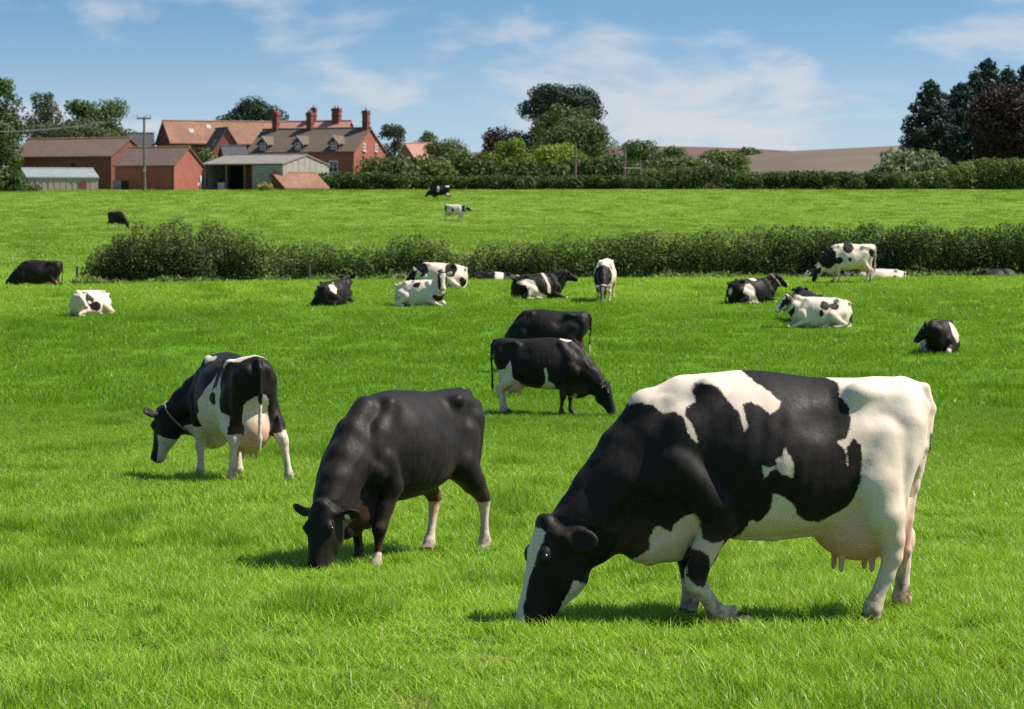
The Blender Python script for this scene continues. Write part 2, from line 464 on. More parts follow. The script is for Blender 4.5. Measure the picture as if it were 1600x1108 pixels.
class House:
    """gabled block. Local x runs along the ridge, y across; origin is the near corner given.
    ang: direction of +x. The front wall is the y=0 side, facing local -y."""
    def __init__(s, name, label, corner, ang, L, W, eave, ridge, wall, roof, cat='building', over=.18, group='farm buildings', front=True, ridge_m=None, end_walls=True, below=1.2):
        s.root = empty(name, corner, R(ang)); tag(s.root, label, cat, group)
        s.L, s.W, s.e, s.r = L, W, eave, ridge
        th = .3
        if end_walls:
            for i, (x0, dx) in enumerate(((0, th), (L - th, th))):
                mb = MB(); mb.prism([(x0, 0, -below), (x0, W, -below), (x0, W, eave), (x0, W / 2, ridge), (x0, 0, eave)], (dx, 0, 0)); mb.build('gable_wall', wall, s.root)
        for i, y0 in enumerate((0, W - th)):
            if i == 0 and not front: continue
            mb = MB(); mb.box((th, y0 + .002, -below), (L - th, y0 + th - .002, eave - .02)); mb.build('wall', wall, s.root)
        sl = (ridge - eave) / (W / 2)
        rt = .14
        for sg in (0, 1):
            ya = -over if sg == 0 else W + over
            za = eave - over * sl
            mb = MB()
            mb.prism([(-over, ya, za + .02), (L + over, ya, za + .02), (L + over, W / 2, ridge + .02), (-over, W / 2, ridge + .02)], (0, 0, rt))
            r_ = mb.build('roof', roof, s.root)
            if sg == 0: s.roof = r_
        mb = MB(); mb.tube([(-over - .02, W / 2, ridge + rt + .02), (L + over + .02, W / 2, ridge + rt + .02)], .11, 8)
        mb.build('ridge_tiles', ridge_m or roof, s.roof)
    def zroof(s, y): return s.e + (s.r - s.e) * min(y, s.W - y) / (s.W / 2)
    def window(s, face, u, z, w, h, arch=False, bars=(2, 2)):
        """face 'front' (u along x), 'end1' (gable at x=L, u along y), 'end0' (gable at x=0)"""
        def P(a, b, c):       # a along the wall, b height, c outwards
            return (a, -c, b) if face == 'front' else ((s.L + c, a, b) if face == 'end1' else (-c, a, b))
        win = MB()
        f = .07
        def slab(mb, a0, a1, b0, b1, c0, c1):
            pts = [P(a0, b0, c0), P(a1, b0, c0), P(a1, b1, c0), P(a0, b1, c0)]
            o = np.subtract(P(0, 0, c1), P(0, 0, c0)); mb.prism(pts, o)
        for a0, a1, b0, b1 in ((u - w/2, u + w/2, z, z + f), (u - w/2, u + w/2, z + h - f, z + h), (u - w/2, u - w/2 + f, z + f, z + h - f), (u + w/2 - f, u + w/2, z + f, z + h - f)):
            slab(win, a0, a1, b0, b1, .004, .07)
        for i in range(1, bars[0]):
            a = u - w/2 + w * i / bars[0]; slab(win, a - .025, a + .025, z + f, z + h - f, .01, .062)
        for i in range(1, bars[1]):
            b = z + h * i / bars[1]; slab(win, u - w/2 + f, u + w/2 - f, b - .025, b + .025, .012, .058)
        o = win.build('window', M_WHITE, s.root)
        g = MB(); slab(g, u - w/2 + f, u + w/2 - f, z + f, z + h - f, .006, .03); g.build('pane', M_GLASS, o)
        sl = MB(); slab(sl, u - w/2 - .08, u + w/2 + .08, z - .09, z - .002, .003, .14); sl.build('sill', M_TRIM, o)
        if arch:
            a = MB(); pts = [P(u - w/2 - .08, z + h + .004, .006)] + [P(u + (w/2 + .08) * math.cos(q), z + h + .004 + .18 * math.sin(q), .006) for q in np.linspace(math.pi * .9, math.pi * .1, 6)] + [P(u + w/2 + .08, z + h + .004, .006)]
            a.prism(pts, np.subtract(P(0, 0, .05), P(0, 0, 0))); a.build('arch', M_TRIM, o)
        return o
    def panel(s, name, face, u0, u1, z0, z1, m, out=.05):
        mb = MB()
        P = lambda a, b, c: (a, -c, b) if face == 'front' else ((s.L + c, a, b) if face == 'end1' else (-c, a, b))
        mb.prism([P(u0, z0, .004), P(u1, z0, .004), P(u1, z1, .004), P(u0, z1, .004)], np.subtract(P(0, 0, out), P(0, 0, 0)))
        return mb.build(name, m, s.root)
    def chimney(s, x, w, top, y=None, d=None, pots=0):
        y = s.W / 2 if y is None else y; d = d or w
        mb = MB(); z0 = s.zroof(y) - .6
        mb.box((x - w/2, y - d/2, z0), (x + w/2, y + d/2, top - .35))
        mb.box((x - w/2 - .07, y - d/2 - .07, top - .35), (x + w/2 + .07, y + d/2 + .07, top - .22))
        mb.box((x - w/2 - .03, y - d/2 - .03, top - .22), (x + w/2 + .03, y + d/2 + .03, top))
        mb.box((x - w/2 - .05, y - d/2 - .05, s.zroof(y) + .75), (x + w/2 + .05, y + d/2 + .05, s.zroof(y) + .85))
        c = mb.build('chimney', M_BRICKD, s.root)
        for i in range(pots):
            p = MB(); xx = x + (i - (pots - 1) / 2) * w * .45
            p.tube([(xx, y, top - .02), (xx, y, top + .28)], [.12, .10], 8); p.build('chimney_pot', M_POT, c)
    def dormer(s, x, w, hgt, roof):
        """small gabled dormer on the front slope"""
        zf = s.e + .25; y0 = .12
        d = empty('dormer', (0, 0, 0)); d.parent = s.root
        apex = zf + hgt + w * .52
        yb = lambda z: (z - s.e) / (s.r - s.e) * (s.W / 2)
        mb = MB(); mb.prism([(x - w/2, y0, zf - .3), (x + w/2, y0, zf - .3), (x + w/2, y0, zf + hgt), (x, y0, apex - .05), (x - w/2, y0, zf + hgt)], (0, .12, 0))
        mb.prism([(x - w/2, y0 + .125, zf - .3), (x - w/2 + .1, y0 + .125, zf - .3), (x - w/2 + .1, y0 + .125, zf + hgt), (x - w/2, y0 + .125, zf + hgt)], (0, 1.2, 0))
        mb.prism([(x + w/2 - .1, y0 + .125, zf - .3), (x + w/2, y0 + .125, zf - .3), (x + w/2, y0 + .125, zf + hgt), (x + w/2 - .1, y0 + .125, zf + hgt)], (0, 1.2, 0))
        mb.build('wall', M_BRICKD, d)
        for sg in (-1, 1):
            r_ = MB(); o = .28
            a = (x + sg * (w/2 + o), y0 - .25, zf + hgt - o * .95); b = (x, y0 - .25, apex + .06)
            ya, yb2 = yb(a[2]) + .3, yb(b[2]) + .3
            pts = [a, b, (b[0], yb2, b[2]), (a[0], ya, a[2])]
            r_.prism(pts, (0, 0, .09)); r_.build('roof', roof, d)
            v = MB(); v.prism([(a[0], a[1] - .05, a[2] - .12), (b[0], b[1] - .05, b[2] - .14), (b[0], b[1] - .05, b[2] + .10), (a[0], a[1] - .05, a[2] + .10)], (0, .046, 0)); v.build('barge_board', M_TRIM, d)
        ww, hh = w * .62, hgt * .95; z = zf
        f = MB(); t_ = .06
        for a0, a1, b0, b1 in ((x - ww/2, x + ww/2, z, z + t_), (x - ww/2, x + ww/2, z + hh - t_, z + hh), (x - ww/2, x - ww/2 + t_, z, z + hh), (x + ww/2 - t_, x + ww/2, z, z + hh), (x - .03, x + .03, z, z + hh), (x - ww/2, x + ww/2, z + hh/2 - .03, z + hh/2 + .03)):
            f.box((a0, y0 - .07, b0), (a1, y0 - .004, b1))
        f.build('window', M_WHITE, d)
        g = MB(); g.box((x - ww/2 + .02, y0 - .03, z + .02), (x + ww/2 - .02, y0 - .006, z + hh - .02)); g.build('pane', M_GLASS, d)

def corner_at(px, row, Y):
    p = at(px, row, Y); return p

def farm():
    TH = 26.0
    c, s_ = math.cos(R(TH)), math.sin(R(TH))
    # ridge runs from far left to near right, the right gable catches the sun
    def right_type(name, label, px, Y, base_row, L, W, e, r, wall, roof, ang=-TH, **k):
        """px, Y: the near corner between front wall and right gable"""
        q = at(px, base_row, Y)
        d = Vector((math.cos(R(ang)), math.sin(R(ang)), 0))
        return House(name, label, q - d * L, ang, L, W, e, r, wall, roof, **k)
    def left_type(name, label, px, Y, base_row, L, W, e, r, wall, roof, ang=30, **k):
        """px, Y: the near corner between left gable and front wall; the front catches the sun"""
        return House(name, label, at(px, base_row, Y), ang, L, W, e, r, wall, roof, **k)

    # farmhouse
    h = right_type('farmhouse', 'red brick farmhouse with dormers and tall chimneys on a brown tiled roof', 553, 284, 290, 13.8, 7.2, 3.75, 6.3, M_BRICK, M_TILE_B, cat='house')
    for x in (2.0, 6.6, 11.2): h.dormer(x, 1.15, .85, M_TILE_B)
    h.chimney(1.6, .64, 8.35, pots=2); h.chimney(6.1, .64, 8.3, pots=2); h.chimney(13.35, .66, 8.4, pots=1)
    h.window('front', 11.2, 1.45, 1.15, 1.25, arch=True)
    h.window('front', 6.6, 1.45, 1.15, 1.25, arch=True)
    h.window('end1', 2.3, 3.85, .55, .85, bars=(2, 2)); h.window('end1', 5.0, 3.85, .55, .85, bars=(2, 2))
    # rear house
    h = right_type('rear_house', 'house with a red tiled roof and chimneys standing behind the farmhouse', 530, 300, 288, 11.5, 7.0, 4.6, 7.35, M_BRICK, M_TILE_P, cat='house', ang=-18)
    h.chimney(1.9, .7, 8.9); h.chimney(6.9, .55, 9.1, pots=1); h.chimney(9.8, .9, 9.0, pots=2)
    # orange roofed barn
    h = left_type('orange_roofed_barn', 'long barn with a sunlit orange tile roof and two skylights', 268, 296, 290, 15.0, 6.0, 4.9, 7.4, M_BRICKD, M_TILE_O, ang=24)
    for x, y in ((2.6, 1.25), (4.9, 1.9)):
        z = h.zroof(y) + .17; mb = MB(); sl = (h.r - h.e) / (h.W / 2)
        mb.prism([(x, y, z), (x + .55, y, z), (x + .55, y + .55, z + .55 * sl), (x, y + .55, z + .55 * sl)], (0, 0, .06)); mb.build('skylight', M_TRIM, h.root)
    # gabled wing of the barn: gable towards the sun
    ang = 24 - 90
    d = Vector((math.cos(R(ang)), math.sin(R(ang)), 0))
    q = at(328, 290, 290)
    h = House('barn_wing', 'gabled brick wing built against the orange roofed barn', q - d * 4.0, ang, 4.0, 4.1, 3.3, 6.4, M_BRICK, M_TILE_B)
    mb = MB(); z = h.zroof(.7) + .17; sl = (h.r - h.e) / (h.W / 2)
    mb.prism([(2.6, .7, z), (3.2, .7, z), (3.2, 1.15, z + .45 * sl), (2.6, 1.15, z + .45 * sl)], (0, 0, .05)); mb.build('skylight', M_TRIM, h.root)
    left_type('slate_lean_shed', 'low dark slate roofed shed between barn wing and farmhouse', 352, 287, 290, 2.6, 3.0, 3.1, 4.3, M_BRICKD, M_SLATE_D, ang=20)
    left_type('low_back_building', 'low dark roofed building left of the orange barn', 205, 300, 290, 2.6, 4.0, 4.2, 6.0, M_BRICKD, M_SLATE_D, ang=10)
    # long barn
    h = right_type('long_barn', 'long red brick barn with a slate roof and round vent', 174, 282, 298, 13.5, 7.2, 3.75, 5.7, M_BRICKD, M_SLATE, ridge_m=M_RIDGE)
    h.panel('vent', 'front', 8.1, 8.6, 2.3, 3.0, M_DARK); h.panel('vent', 'front', 11.0, 11.4, 1.1, 1.6, M_DARK)
    # small barn
    h = right_type('small_barn', 'small red brick barn with a sunlit gable and brown slate roof', 272, 270, 297.5, 7.5, 5.6, 2.6, 4.45, M_BRICK, M_SLATE, ridge_m=M_RIDGE)
    h.panel('vent', 'front', 3.6, 4.05, 1.3, 1.8, M_DARK)
    h.panel('doorway', 'front', .9, 1.75, .02, 1.05, M_DARK); h.panel('door', 'front', -.25, .88, .02, 1.1, M_DOOR, .09)
    h.panel('downpipe', 'end1', 4.9, 5.1, .0, 1.6, M_WHITE, .12); h.panel('vent', 'end1', 4.5, 4.75, .55, .8, M_WHITE)
    mb = MB(); mb.tube([(7.42, -.09, -.2), (7.42, -.09, 2.55)], .06, 6); mb.build('downpipe', M_DARK, h.root)
    # low shed, left
    h = left_type('low_shed', 'low boarded shed with a grey-green tin roof and green end', 43, 265, 300.5, 7.3, 8.0, 1.45, 2.35, M_PLANK, M_TIN, ang=18, over=.12)
    h.panel('green_cladding', 'end0', .02, 7.9, -.3, 1.42, M_GREENW, .04)
    for x in np.arange(.3, 7.0, .62):
        h.panel('board', 'front', x, x + .30 + .2 * (int(x * 7) % 2), -.1, 1.36, M_PLANK, .03)
    h.panel('hatch', 'front', 5.3, 6.1, .35, 1.1, M_BRICKD, .045)
    mb = MB(); mb.box((-.12, .35, .55), (-.05, .95, 1.45)); mb.build('white_tank', M_WHITE, h.root)
    # open shed of grey sheets
    ang = -TH
    h = right_type('open_cattle_shed', 'open-fronted grey fibre cement shed with a low pitched roof', 441, 271, 295, 9.9, 9.8, 2.55, 3.55, M_ASB, M_ASBR, front=False, over=.15)
    for x in np.arange(6.2, 9.6, .42):
        h.panel('cladding_sheet', 'front', x, x + .40, -.8, 2.5, M_ASB, .03 + .02 * (int(x / .42) % 2))
    h.panel('wall', 'front', 6.2, 9.6, -.8, 2.52, M_ASB, .02)
    for y in np.arange(.15, 9.4, .62):
        zz = min(h.zroof(y), h.zroof(y + .6)) - .03
        h.panel('cladding_sheet', 'end1', y, y + .60, -.8, zz, M_ASB, .03 + .02 * (int(y / .62) % 2))
    for x in (.35, 2.9, 5.2):
        mb = MB(); mb.box((x - .1, .05, -.8), (x + .1, .25, 2.5)); mb.build('post', M_WOODP, h.root)
    mb = MB(); mb.box((.2, 5.0, -.8), (6.1, 5.15, 2.45)); mb.build('shade_sheet', M_DARK, h.root)  # near-black sheet halfway in, stands in for the shade inside the shed
    mb = MB(); mb.box((4.1, 2.0, -.8), (6.1, 2.15, 2.4)); mb.build('red_partition', M_BRICKD, h.root)
    mb = MB(); mb.box((1.1, 1.2, -.4), (1.9, 2.0, .7)); o = mb.build('feed_sack_pile', M_WHITE, None)
    o.matrix_world = h.root.matrix_basis; tag(o, 'pale feed bag standing inside the open shed', 'feed bag')
    for x in np.arange(.1, 9.5, 1.6):
        pass
    # low tiled outbuilding
    left_type('tiled_outbuilding', 'low outbuilding with an orange tiled roof in front of the grey shed', 447, 268.5, 303, 4.9, 6.2, .55, 2.1, M_BRICKD, M_TILE_O, ang=31)
    # far cottage
    left_type('pink_roofed_cottage', 'distant cottage with a pale pink tiled roof among trees', 650, 335, 285, 6.5, 6, 3.0, 5.0, M_BRICK, M_TILE_P, ang=28, cat='house', group='houses')

    # poles
    def pole(label, px, Y, top, base_row=None, arm=None, group='wooden poles'):
        b = far_base(px, Y); hgt = at(0, top, Y).z - b.z
        root = empty('utility_pole', b); tag(root, label, 'pole', group)
        mb = MB(); mb.tube([(0, 0, -.5), (0, 0, hgt * .5), (0, 0, hgt)], [.16, .135, .105], 8); mb.build('post', M_WOODP, root)
        if arm:
            mb = MB(); mb.box((-arm, -.06, hgt - .22), (arm, .06, hgt - .08)); a = mb.build('cross_arm', M_WOODP, root)
            for x in (-arm + .06, 0.22, arm - .06):
                mb = MB(); mb.tube([(x, 0, hgt - .08), (x, 0, hgt + .12), (x, 0, hgt + .26)], [.03, .06, .035], 6); mb.build('insulator', M_TRIM, a)
            mb = MB(); mb.box((-.11, -.17, 2.0), (.11, -.13, 2.3)); mb.build('warning_plate', M_TAG_Y, root)
        return b + Vector((0, 0, hgt))
    p0 = pole('utility pole with a cross-arm in front of the small brick barn', 226, 266, 183, arm=.75)
    p1 = pole('plain wooden pole in front of the lighter green tree', 899, 283, 226)
    p2 = pole('wooden pole of a pair beside the round tree', 976, 283, 231)
    pole('short wooden post of the pair beside the round tree', 1000, 283, 250)
    mb = MB(); a = at(975, 263, 282.8); b = at(1002, 263, 282.8); mb.tube([a, b], .07, 6)
    tag(mb.build('rail', M_POST2), 'pale rail between the pair of wooden posts', 'rail')
    for k, (x, z) in enumerate(((-.69, 0.2), (.69, 0.2))):
        a = p0 + Vector((x, 0, z)); b = Vector((at(-60, 206, 262).x, 262, at(-60, 206, 262).z)); mb = MB()
        pts = [a.lerp(b, i / 10) - Vector((0, 0, 4 * .55 * (i / 10) * (1 - i / 10))) for i in range(11)]
        mb.tube([p + Vector((0, k * .7, 0)) if i == 10 else p for i, p in enumerate(pts)], .018, 5)
        tag(mb.build('overhead_wire', M_TRIM), ('front' if k == 0 else 'back') and ('thin overhead wire running from the outer end of the cross-arm' if k == 0 else 'thin overhead wire running from the barn end of the cross-arm'), 'wire', 'overhead wires')
    # tail fence with post and rails right of the conifers' foot
    b0 = far_base(1478, 279.5); b1 = far_base(1530, 279.5)
    root = empty('rail_fence', b0); tag(root, 'dark rail fence beside the pale willow', 'fence')
    n = 4; L = b1.x - b0.x
    for i in range(n):
        mb = MB(); mb.box((L * i / (n - 1) - .06, -.06, -.3), (L * i / (n - 1) + .06, .06, 2.6)); mb.build('post', M_WOODP, root)
    for z in (1.7, 2.45):
        mb = MB(); mb.box((-.1, -.10, z), (L + .1, -.062, z + .16)); mb.build('rail', M_WOODP, root)
# ------------------------------------------------------------------ hedges, bushes and trees
def leaf_mat(name, c1, c2, c3=None, trans=0.30, rough=0.6):
    m, t, b = mat(name)
    a = N(t, 'ShaderNodeAttribute', attribute_name='tone').outputs['Fac']
    c = mixc(t, a, c1, c2)
    if c3 is not None:
        g = N(t, 'ShaderNodeNewGeometry')
        c = mixc(t, mapr(t, noise(t, g.outputs['Position'], 0.55, 4), 0.48, 0.62), c, c3)
    t.links.new(c, b.inputs['Base Color'])
    b.inputs['Roughness'].default_value = rough
    b.inputs['Specular IOR Level'].default_value = 0.25
    tr = N(t, 'ShaderNodeBsdfTranslucent'); t.links.new(c, tr.inputs[0])
    mx = N(t, 'ShaderNodeMixShader', inp={0: trans})
    t.links.new(b.outputs[0], mx.inputs[1]); t.links.new(tr.outputs[0], mx.inputs[2])
    t.links.new(mx.outputs[0], t.nodes['Material Output'].inputs[0])
    return m
LM = dict(
    hedge=leaf_mat('hedge_leaf', (0.095, 0.15, 0.03), (0.165, 0.24, 0.05), (0.14, 0.165, 0.045)),
    hedged=leaf_mat('dark_hedge_leaf', (0.052, 0.088, 0.022), (0.092, 0.145, 0.03)),
    bush=leaf_mat('willow_leaf', (0.085, 0.125, 0.032), (0.145, 0.19, 0.05), (0.115, 0.13, 0.04)),
    oak=leaf_mat('oak_leaf', (0.060, 0.105, 0.028), (0.11, 0.165, 0.038)),
    deep=leaf_mat('deep_leaf', (0.022, 0.048, 0.030), (0.038, 0.072, 0.038), trans=.15),
    green=leaf_mat('bright_leaf', (0.15, 0.23, 0.026), (0.24, 0.32, 0.04)),
    grey=leaf_mat('grey_leaf', (0.075, 0.095, 0.045), (0.11, 0.13, 0.06)),
    pale=leaf_mat('pale_leaf', (0.15, 0.20, 0.085), (0.21, 0.26, 0.12)),
    copper=leaf_mat('copper_leaf', (0.034, 0.019, 0.015), (0.058, 0.033, 0.023), trans=.12),
    pine=leaf_mat('pine_needles', (0.018, 0.042, 0.032), (0.032, 0.062, 0.042), trans=.08),
    weed=leaf_mat('weed_leaf', (0.11, 0.19, 0.03), (0.20, 0.27, 0.06), (0.20, 0.20, 0.07)),
    yellow=leaf_mat('yellow_leaf', (0.35, 0.28, 0.04), (0.45, 0.36, 0.06)),
)
M_BARK = simple_mat('bark', (0.06, 0.045, 0.035), (0.12, 0.095, 0.07), 3.0, 0.9, .5, .05)

def leaf_cloud(P, Nrm, size, rng, aspect=1.7, flat=.55):
    """diamond leaves at P, facing roughly along Nrm"""
    n = len(P)
    d = Nrm * flat + rng.normal(size=(n, 3)) * (1 - flat) * .9
    d /= np.linalg.norm(d, axis=1)[:, None] + 1e-9
    r = rng.normal(size=(n, 3)); u = np.cross(d, r); u /= np.linalg.norm(u, axis=1)[:, None] + 1e-9
    v = np.cross(d, u)
    s = (size * (.55 + .9 * rng.random(n)))[:, None]
    L = u * s * aspect * .5; W = v * s * .5
    off = d * s * .16
    V = np.stack([P - L, P + W * .9 - L * .1 + off, P + L, P - W * .9 - L * .1 + off], 1).reshape(-1, 3)
    i = np.arange(n) * 4
    F = np.stack([i, i + 1, i + 2, i + 3], 1)
    return V, F

def foliage(name, P, Nrm, size, m, parent, rng, tone=None, aspect=1.7, flat=.55):
    V, F = leaf_cloud(P, Nrm, size, rng, aspect, flat)
    me = mesh_np(name, V, F)
    if tone is None: tone = rng.random(len(P))
    a = me.attributes.new('tone', 'FLOAT', 'POINT'); a.data.foreach_set('value', np.repeat(np.clip(tone, 0, 1), 4).astype(np.float32))
    return link(name, me, m, parent)

def lobes_cloud(C, Rr, per_m2, rng, inner=.35):
    """points in the shells of overlapping lobes, C (n,3) centres, Rr (n,3) radii"""
    Ps = []; Ns = []; Ts = []
    for c, r in zip(C, Rr):
        rm = (r[0] * r[1] * r[2]) ** (1 / 3)
        n = max(8, int(per_m2 * 12.6 * rm * rm))
        d = rng.normal(size=(n, 3)); d /= np.linalg.norm(d, axis=1)[:, None]
        k = 1 - inner * rng.random(n) ** 2
        k *= 1 + .16 * (fbm(d[:, 0] * 2.2 + c[0], d[:, 1] * 2.2 + c[1], d[:, 2] * 2.2 + c[2], 2) - .5) * 2
        p = c + d * r * k[:, None]
        Ps.append(p); Ns.append(d); Ts.append(np.full(n, rng.random()) * .5 + .5 * rng.random(n))
    return np.concatenate(Ps), np.concatenate(Ns), np.concatenate(Ts)

def trunk_mesh(h, r, rng, limbs=5, spread=.45):
    mb = MB()
    top = Vector((rng.normal() * .02 * h, rng.normal() * .02 * h, h * .78))
    mb.tube([(0, 0, -.4), (0, 0, h * .12), (top.x * .4, top.y * .4, h * .4), top], [r * 1.35, r, r * .75, r * .25], 8)
    for i in range(limbs):
        a = i * 2.4 + rng.random(); z0 = h * (.26 + .34 * rng.random())
        q = Vector((math.cos(a), math.sin(a), 0))
        mb.tube([Vector((top.x * .4, top.y * .4, z0)), q * h * spread * .45 + Vector((0, 0, z0 + h * .16)), q * h * spread * .9 + Vector((0, 0, z0 + h * .30))], [r * .5, r * .32, r * .1], 6)
    return mb

def tree(label, base, h, width, m, seed, kind='round', leaf=.42, dens=9.0, depth=None, group='trees round the farm', nl=26, low=.16, name='tree', gap=0.0):
    """base: Vector on the ground, h and width in metres"""
    rng = np.random.default_rng(seed)
    root = empty(name, base)
    tag(root, label, 'tree', group)
    rx = width / 2; ry = (depth or width) / 2
    trunk_mesh(h, max(.16, h * .022), rng, 0 if kind == 'conifer' else 6, .36 * width / h).build('trunk', M_BARK, root, True)
    C = []; Rr = []
    if kind == 'round':
        zc = h * (low + 1) / 2; rz = h * (1 - low) / 2
        for i in range(nl):
            d = rng.normal(size=3); d /= np.linalg.norm(d)
            if d[2] < -.75: d[2] = -d[2]
            lr = (.13 + .10 * rng.random()) * width
            k = (.82 + .22 * rng.random()) if i % 5 else .4
            wq = 1 + .12 * rng.normal()
            C.append((d[0] * max(.1, rx * wq - lr * .8) * k, d[1] * max(.1, ry - lr * .8) * k, zc + d[2] * max(.1, rz - lr * .62) * k * (1 if d[2] < 0 else 1)))
            Rr.append((lr * (1 + .25 * rng.random()), lr, lr * (.68 + .2 * rng.random())))
    elif kind == 'dome':          # broad cedar-like dome with layered, gappy plates
        zc = h * (low + 1) / 2 * .92; rz = h - zc
        for i in range(nl):
            d = rng.normal(size=3); d /= np.linalg.norm(d)
            if d[2] < -.35: d[2] = abs(d[2])
            lr = (.10 + .07 * rng.random()) * width
            k = .80 + .22 * rng.random() if i % 4 else .45
            ex = 1.0 if d[2] > 0 else 1.12
            C.append((d[0] * (rx * ex - lr * .9) * k, d[1] * (ry * ex - lr * .9) * k, zc + d[2] * (rz - lr * .5) * k))
            Rr.append((lr * 1.3, lr * 1.2, lr * .62))
    elif kind == 'conifer':
        for i in range(nl):
            zz = (i + .5) / nl; a = i * 2.4
            prof = min(1.0, (1 - zz) * 1.9) ** .6 * (.8 + .3 * rng.random())
            lr = rx * (.22 + .34 * (1 - zz))
            rr = max(0, rx * prof - lr * .55)
            C.append((math.cos(a) * rr, math.sin(a) * rr, h * (low + (.97 - low) * zz) - lr * .1)); Rr.append((lr * 1.15, lr * 1.15, lr * .62))
        C.append((0, 0, h * .945)); Rr.append((.024 * h, .024 * h, .065 * h))
        C.append((0, 0, h * .42)); Rr.append((rx * .55, rx * .55, h * .36))
    elif kind == 'airy':
        for i in range(nl):
            a = rng.random() * 6.28; zz = rng.random()
            prof = math.sin(math.pi * (.14 + .80 * zz)) ** .7
            rr = math.sqrt(rng.random()) * prof; lr = (.10 + .08 * rng.random()) * width
            C.append((math.cos(a) * rr * (rx - lr * .4), math.sin(a) * rr * (ry - lr * .4), min(h * (low + (1 - low) * zz), h - lr))); Rr.append((lr, lr, lr * 1.15))
    C = np.array(C); Rr = np.array(Rr)
    leaf = leaf * .55
    P, Nn, T = lobes_cloud(C, Rr, dens * (.42 / leaf) ** 2 * .36, rng, .6)
    if gap:
        keep = fbm(P[:, 0] * .6 + seed, P[:, 1] * .6, P[:, 2] * .6, 2) > gap
        P, Nn, T = P[keep], Nn[keep], T[keep]
    keep = P[:, 2] > .1
    foliage('crown', P[keep], Nn[keep], leaf, m, root, rng, T[keep])
    return root

def bush_lobes(label, base, length, h, depth, m, seed, leaf, dens, name='bush', cat='bush', group=None, rot=0.0, ragged=.35, upright=0.0, stems=True, taper=.25):
    """shrub or hedge run: lobes along local x from 0 to length"""
    rng = np.random.default_rng(seed)
    root = empty(name, base, rot)
    tag(root, label, cat, group)
    C = []; Rr = []
    n = max(6, int(length / (h * .30)) * 4)
    for i in range(n):
        x = length * (i + rng.random()) / n
        e = 1 - taper * abs(2 * x / length - 1) ** 3
        hh = h * e * (1 - ragged * .5 + ragged * vnoise(x * .8 + seed, 3.3, .5) )
        lr = h * (.24 + .12 * rng.random())
        z = (lr * .55, hh * .45, max(lr * .6, hh - lr * .95), lr * .6 + (hh - lr * 1.5) * rng.random())[i % 4]
        C.append((x, (rng.random() - .5) * max(.1, depth - lr), z)); Rr.append((lr * (1.2 - .4 * upright), lr * .9, lr * (.95 + .6 * upright)))
    P, Nn, T = lobes_cloud(np.array(C), np.array(Rr), dens, rng, .5)
    if upright:
        k = rng.random(len(P)) < .3
        P[k, 2] += rng.random(k.sum()) * h * .14 * upright
    P[:, 2] = np.maximum(P[:, 2], .05)
    foliage('foliage', P, Nn, leaf, m, root, rng, T, 1.9 + upright, .5)
    if stems:
        mb = MB()
        for i in range(max(2, int(length / 1.2))):
            x = length * (i + rng.random()) / max(2, int(length / 1.2)); y = (rng.random() - .5) * depth * .5
            mb.tube([(x, y, -.15), (x + rng.normal() * .15, y, h * .35), (x + rng.normal() * .35, y + rng.normal() * .2, h * .75)], [.05, .035, .012], 5)
        mb.build('stems', M_BARK, root)
    return root

def far_base(px, Y, dz=0.0):
    p = at(px, 300, Y)
    return Vector((p.x, Y, float(ground(p.x, Y)) + dz))
def px_tree(label, px0, px1, top, Y, m, seed, **k):
    """crown seen between two pixel columns with its top at a pixel row, standing at distance Y"""
    b = far_base((px0 + px1) / 2, Y)
    h = at(0, top, Y).z - b.z
    w = (px1 - px0) / FPX * Y
    return tree(label, b, h, w, m, seed, **k)
def px_bush(label, px0, px1, top, Y, m, seed, depth, leaf, dens, Y1=None, **k):
    b = far_base(px0, Y); e = far_base(px1, Y1 or Y)
    d = e - b; L = math.hypot(d.x, d.y)
    h = at(0, top, Y).z - min(b.z, e.z)
    b.z = min(b.z, e.z)
    return bush_lobes(label, b, L, h, depth, m, seed, leaf, dens, rot=math.atan2(d.y, d.x), **k)

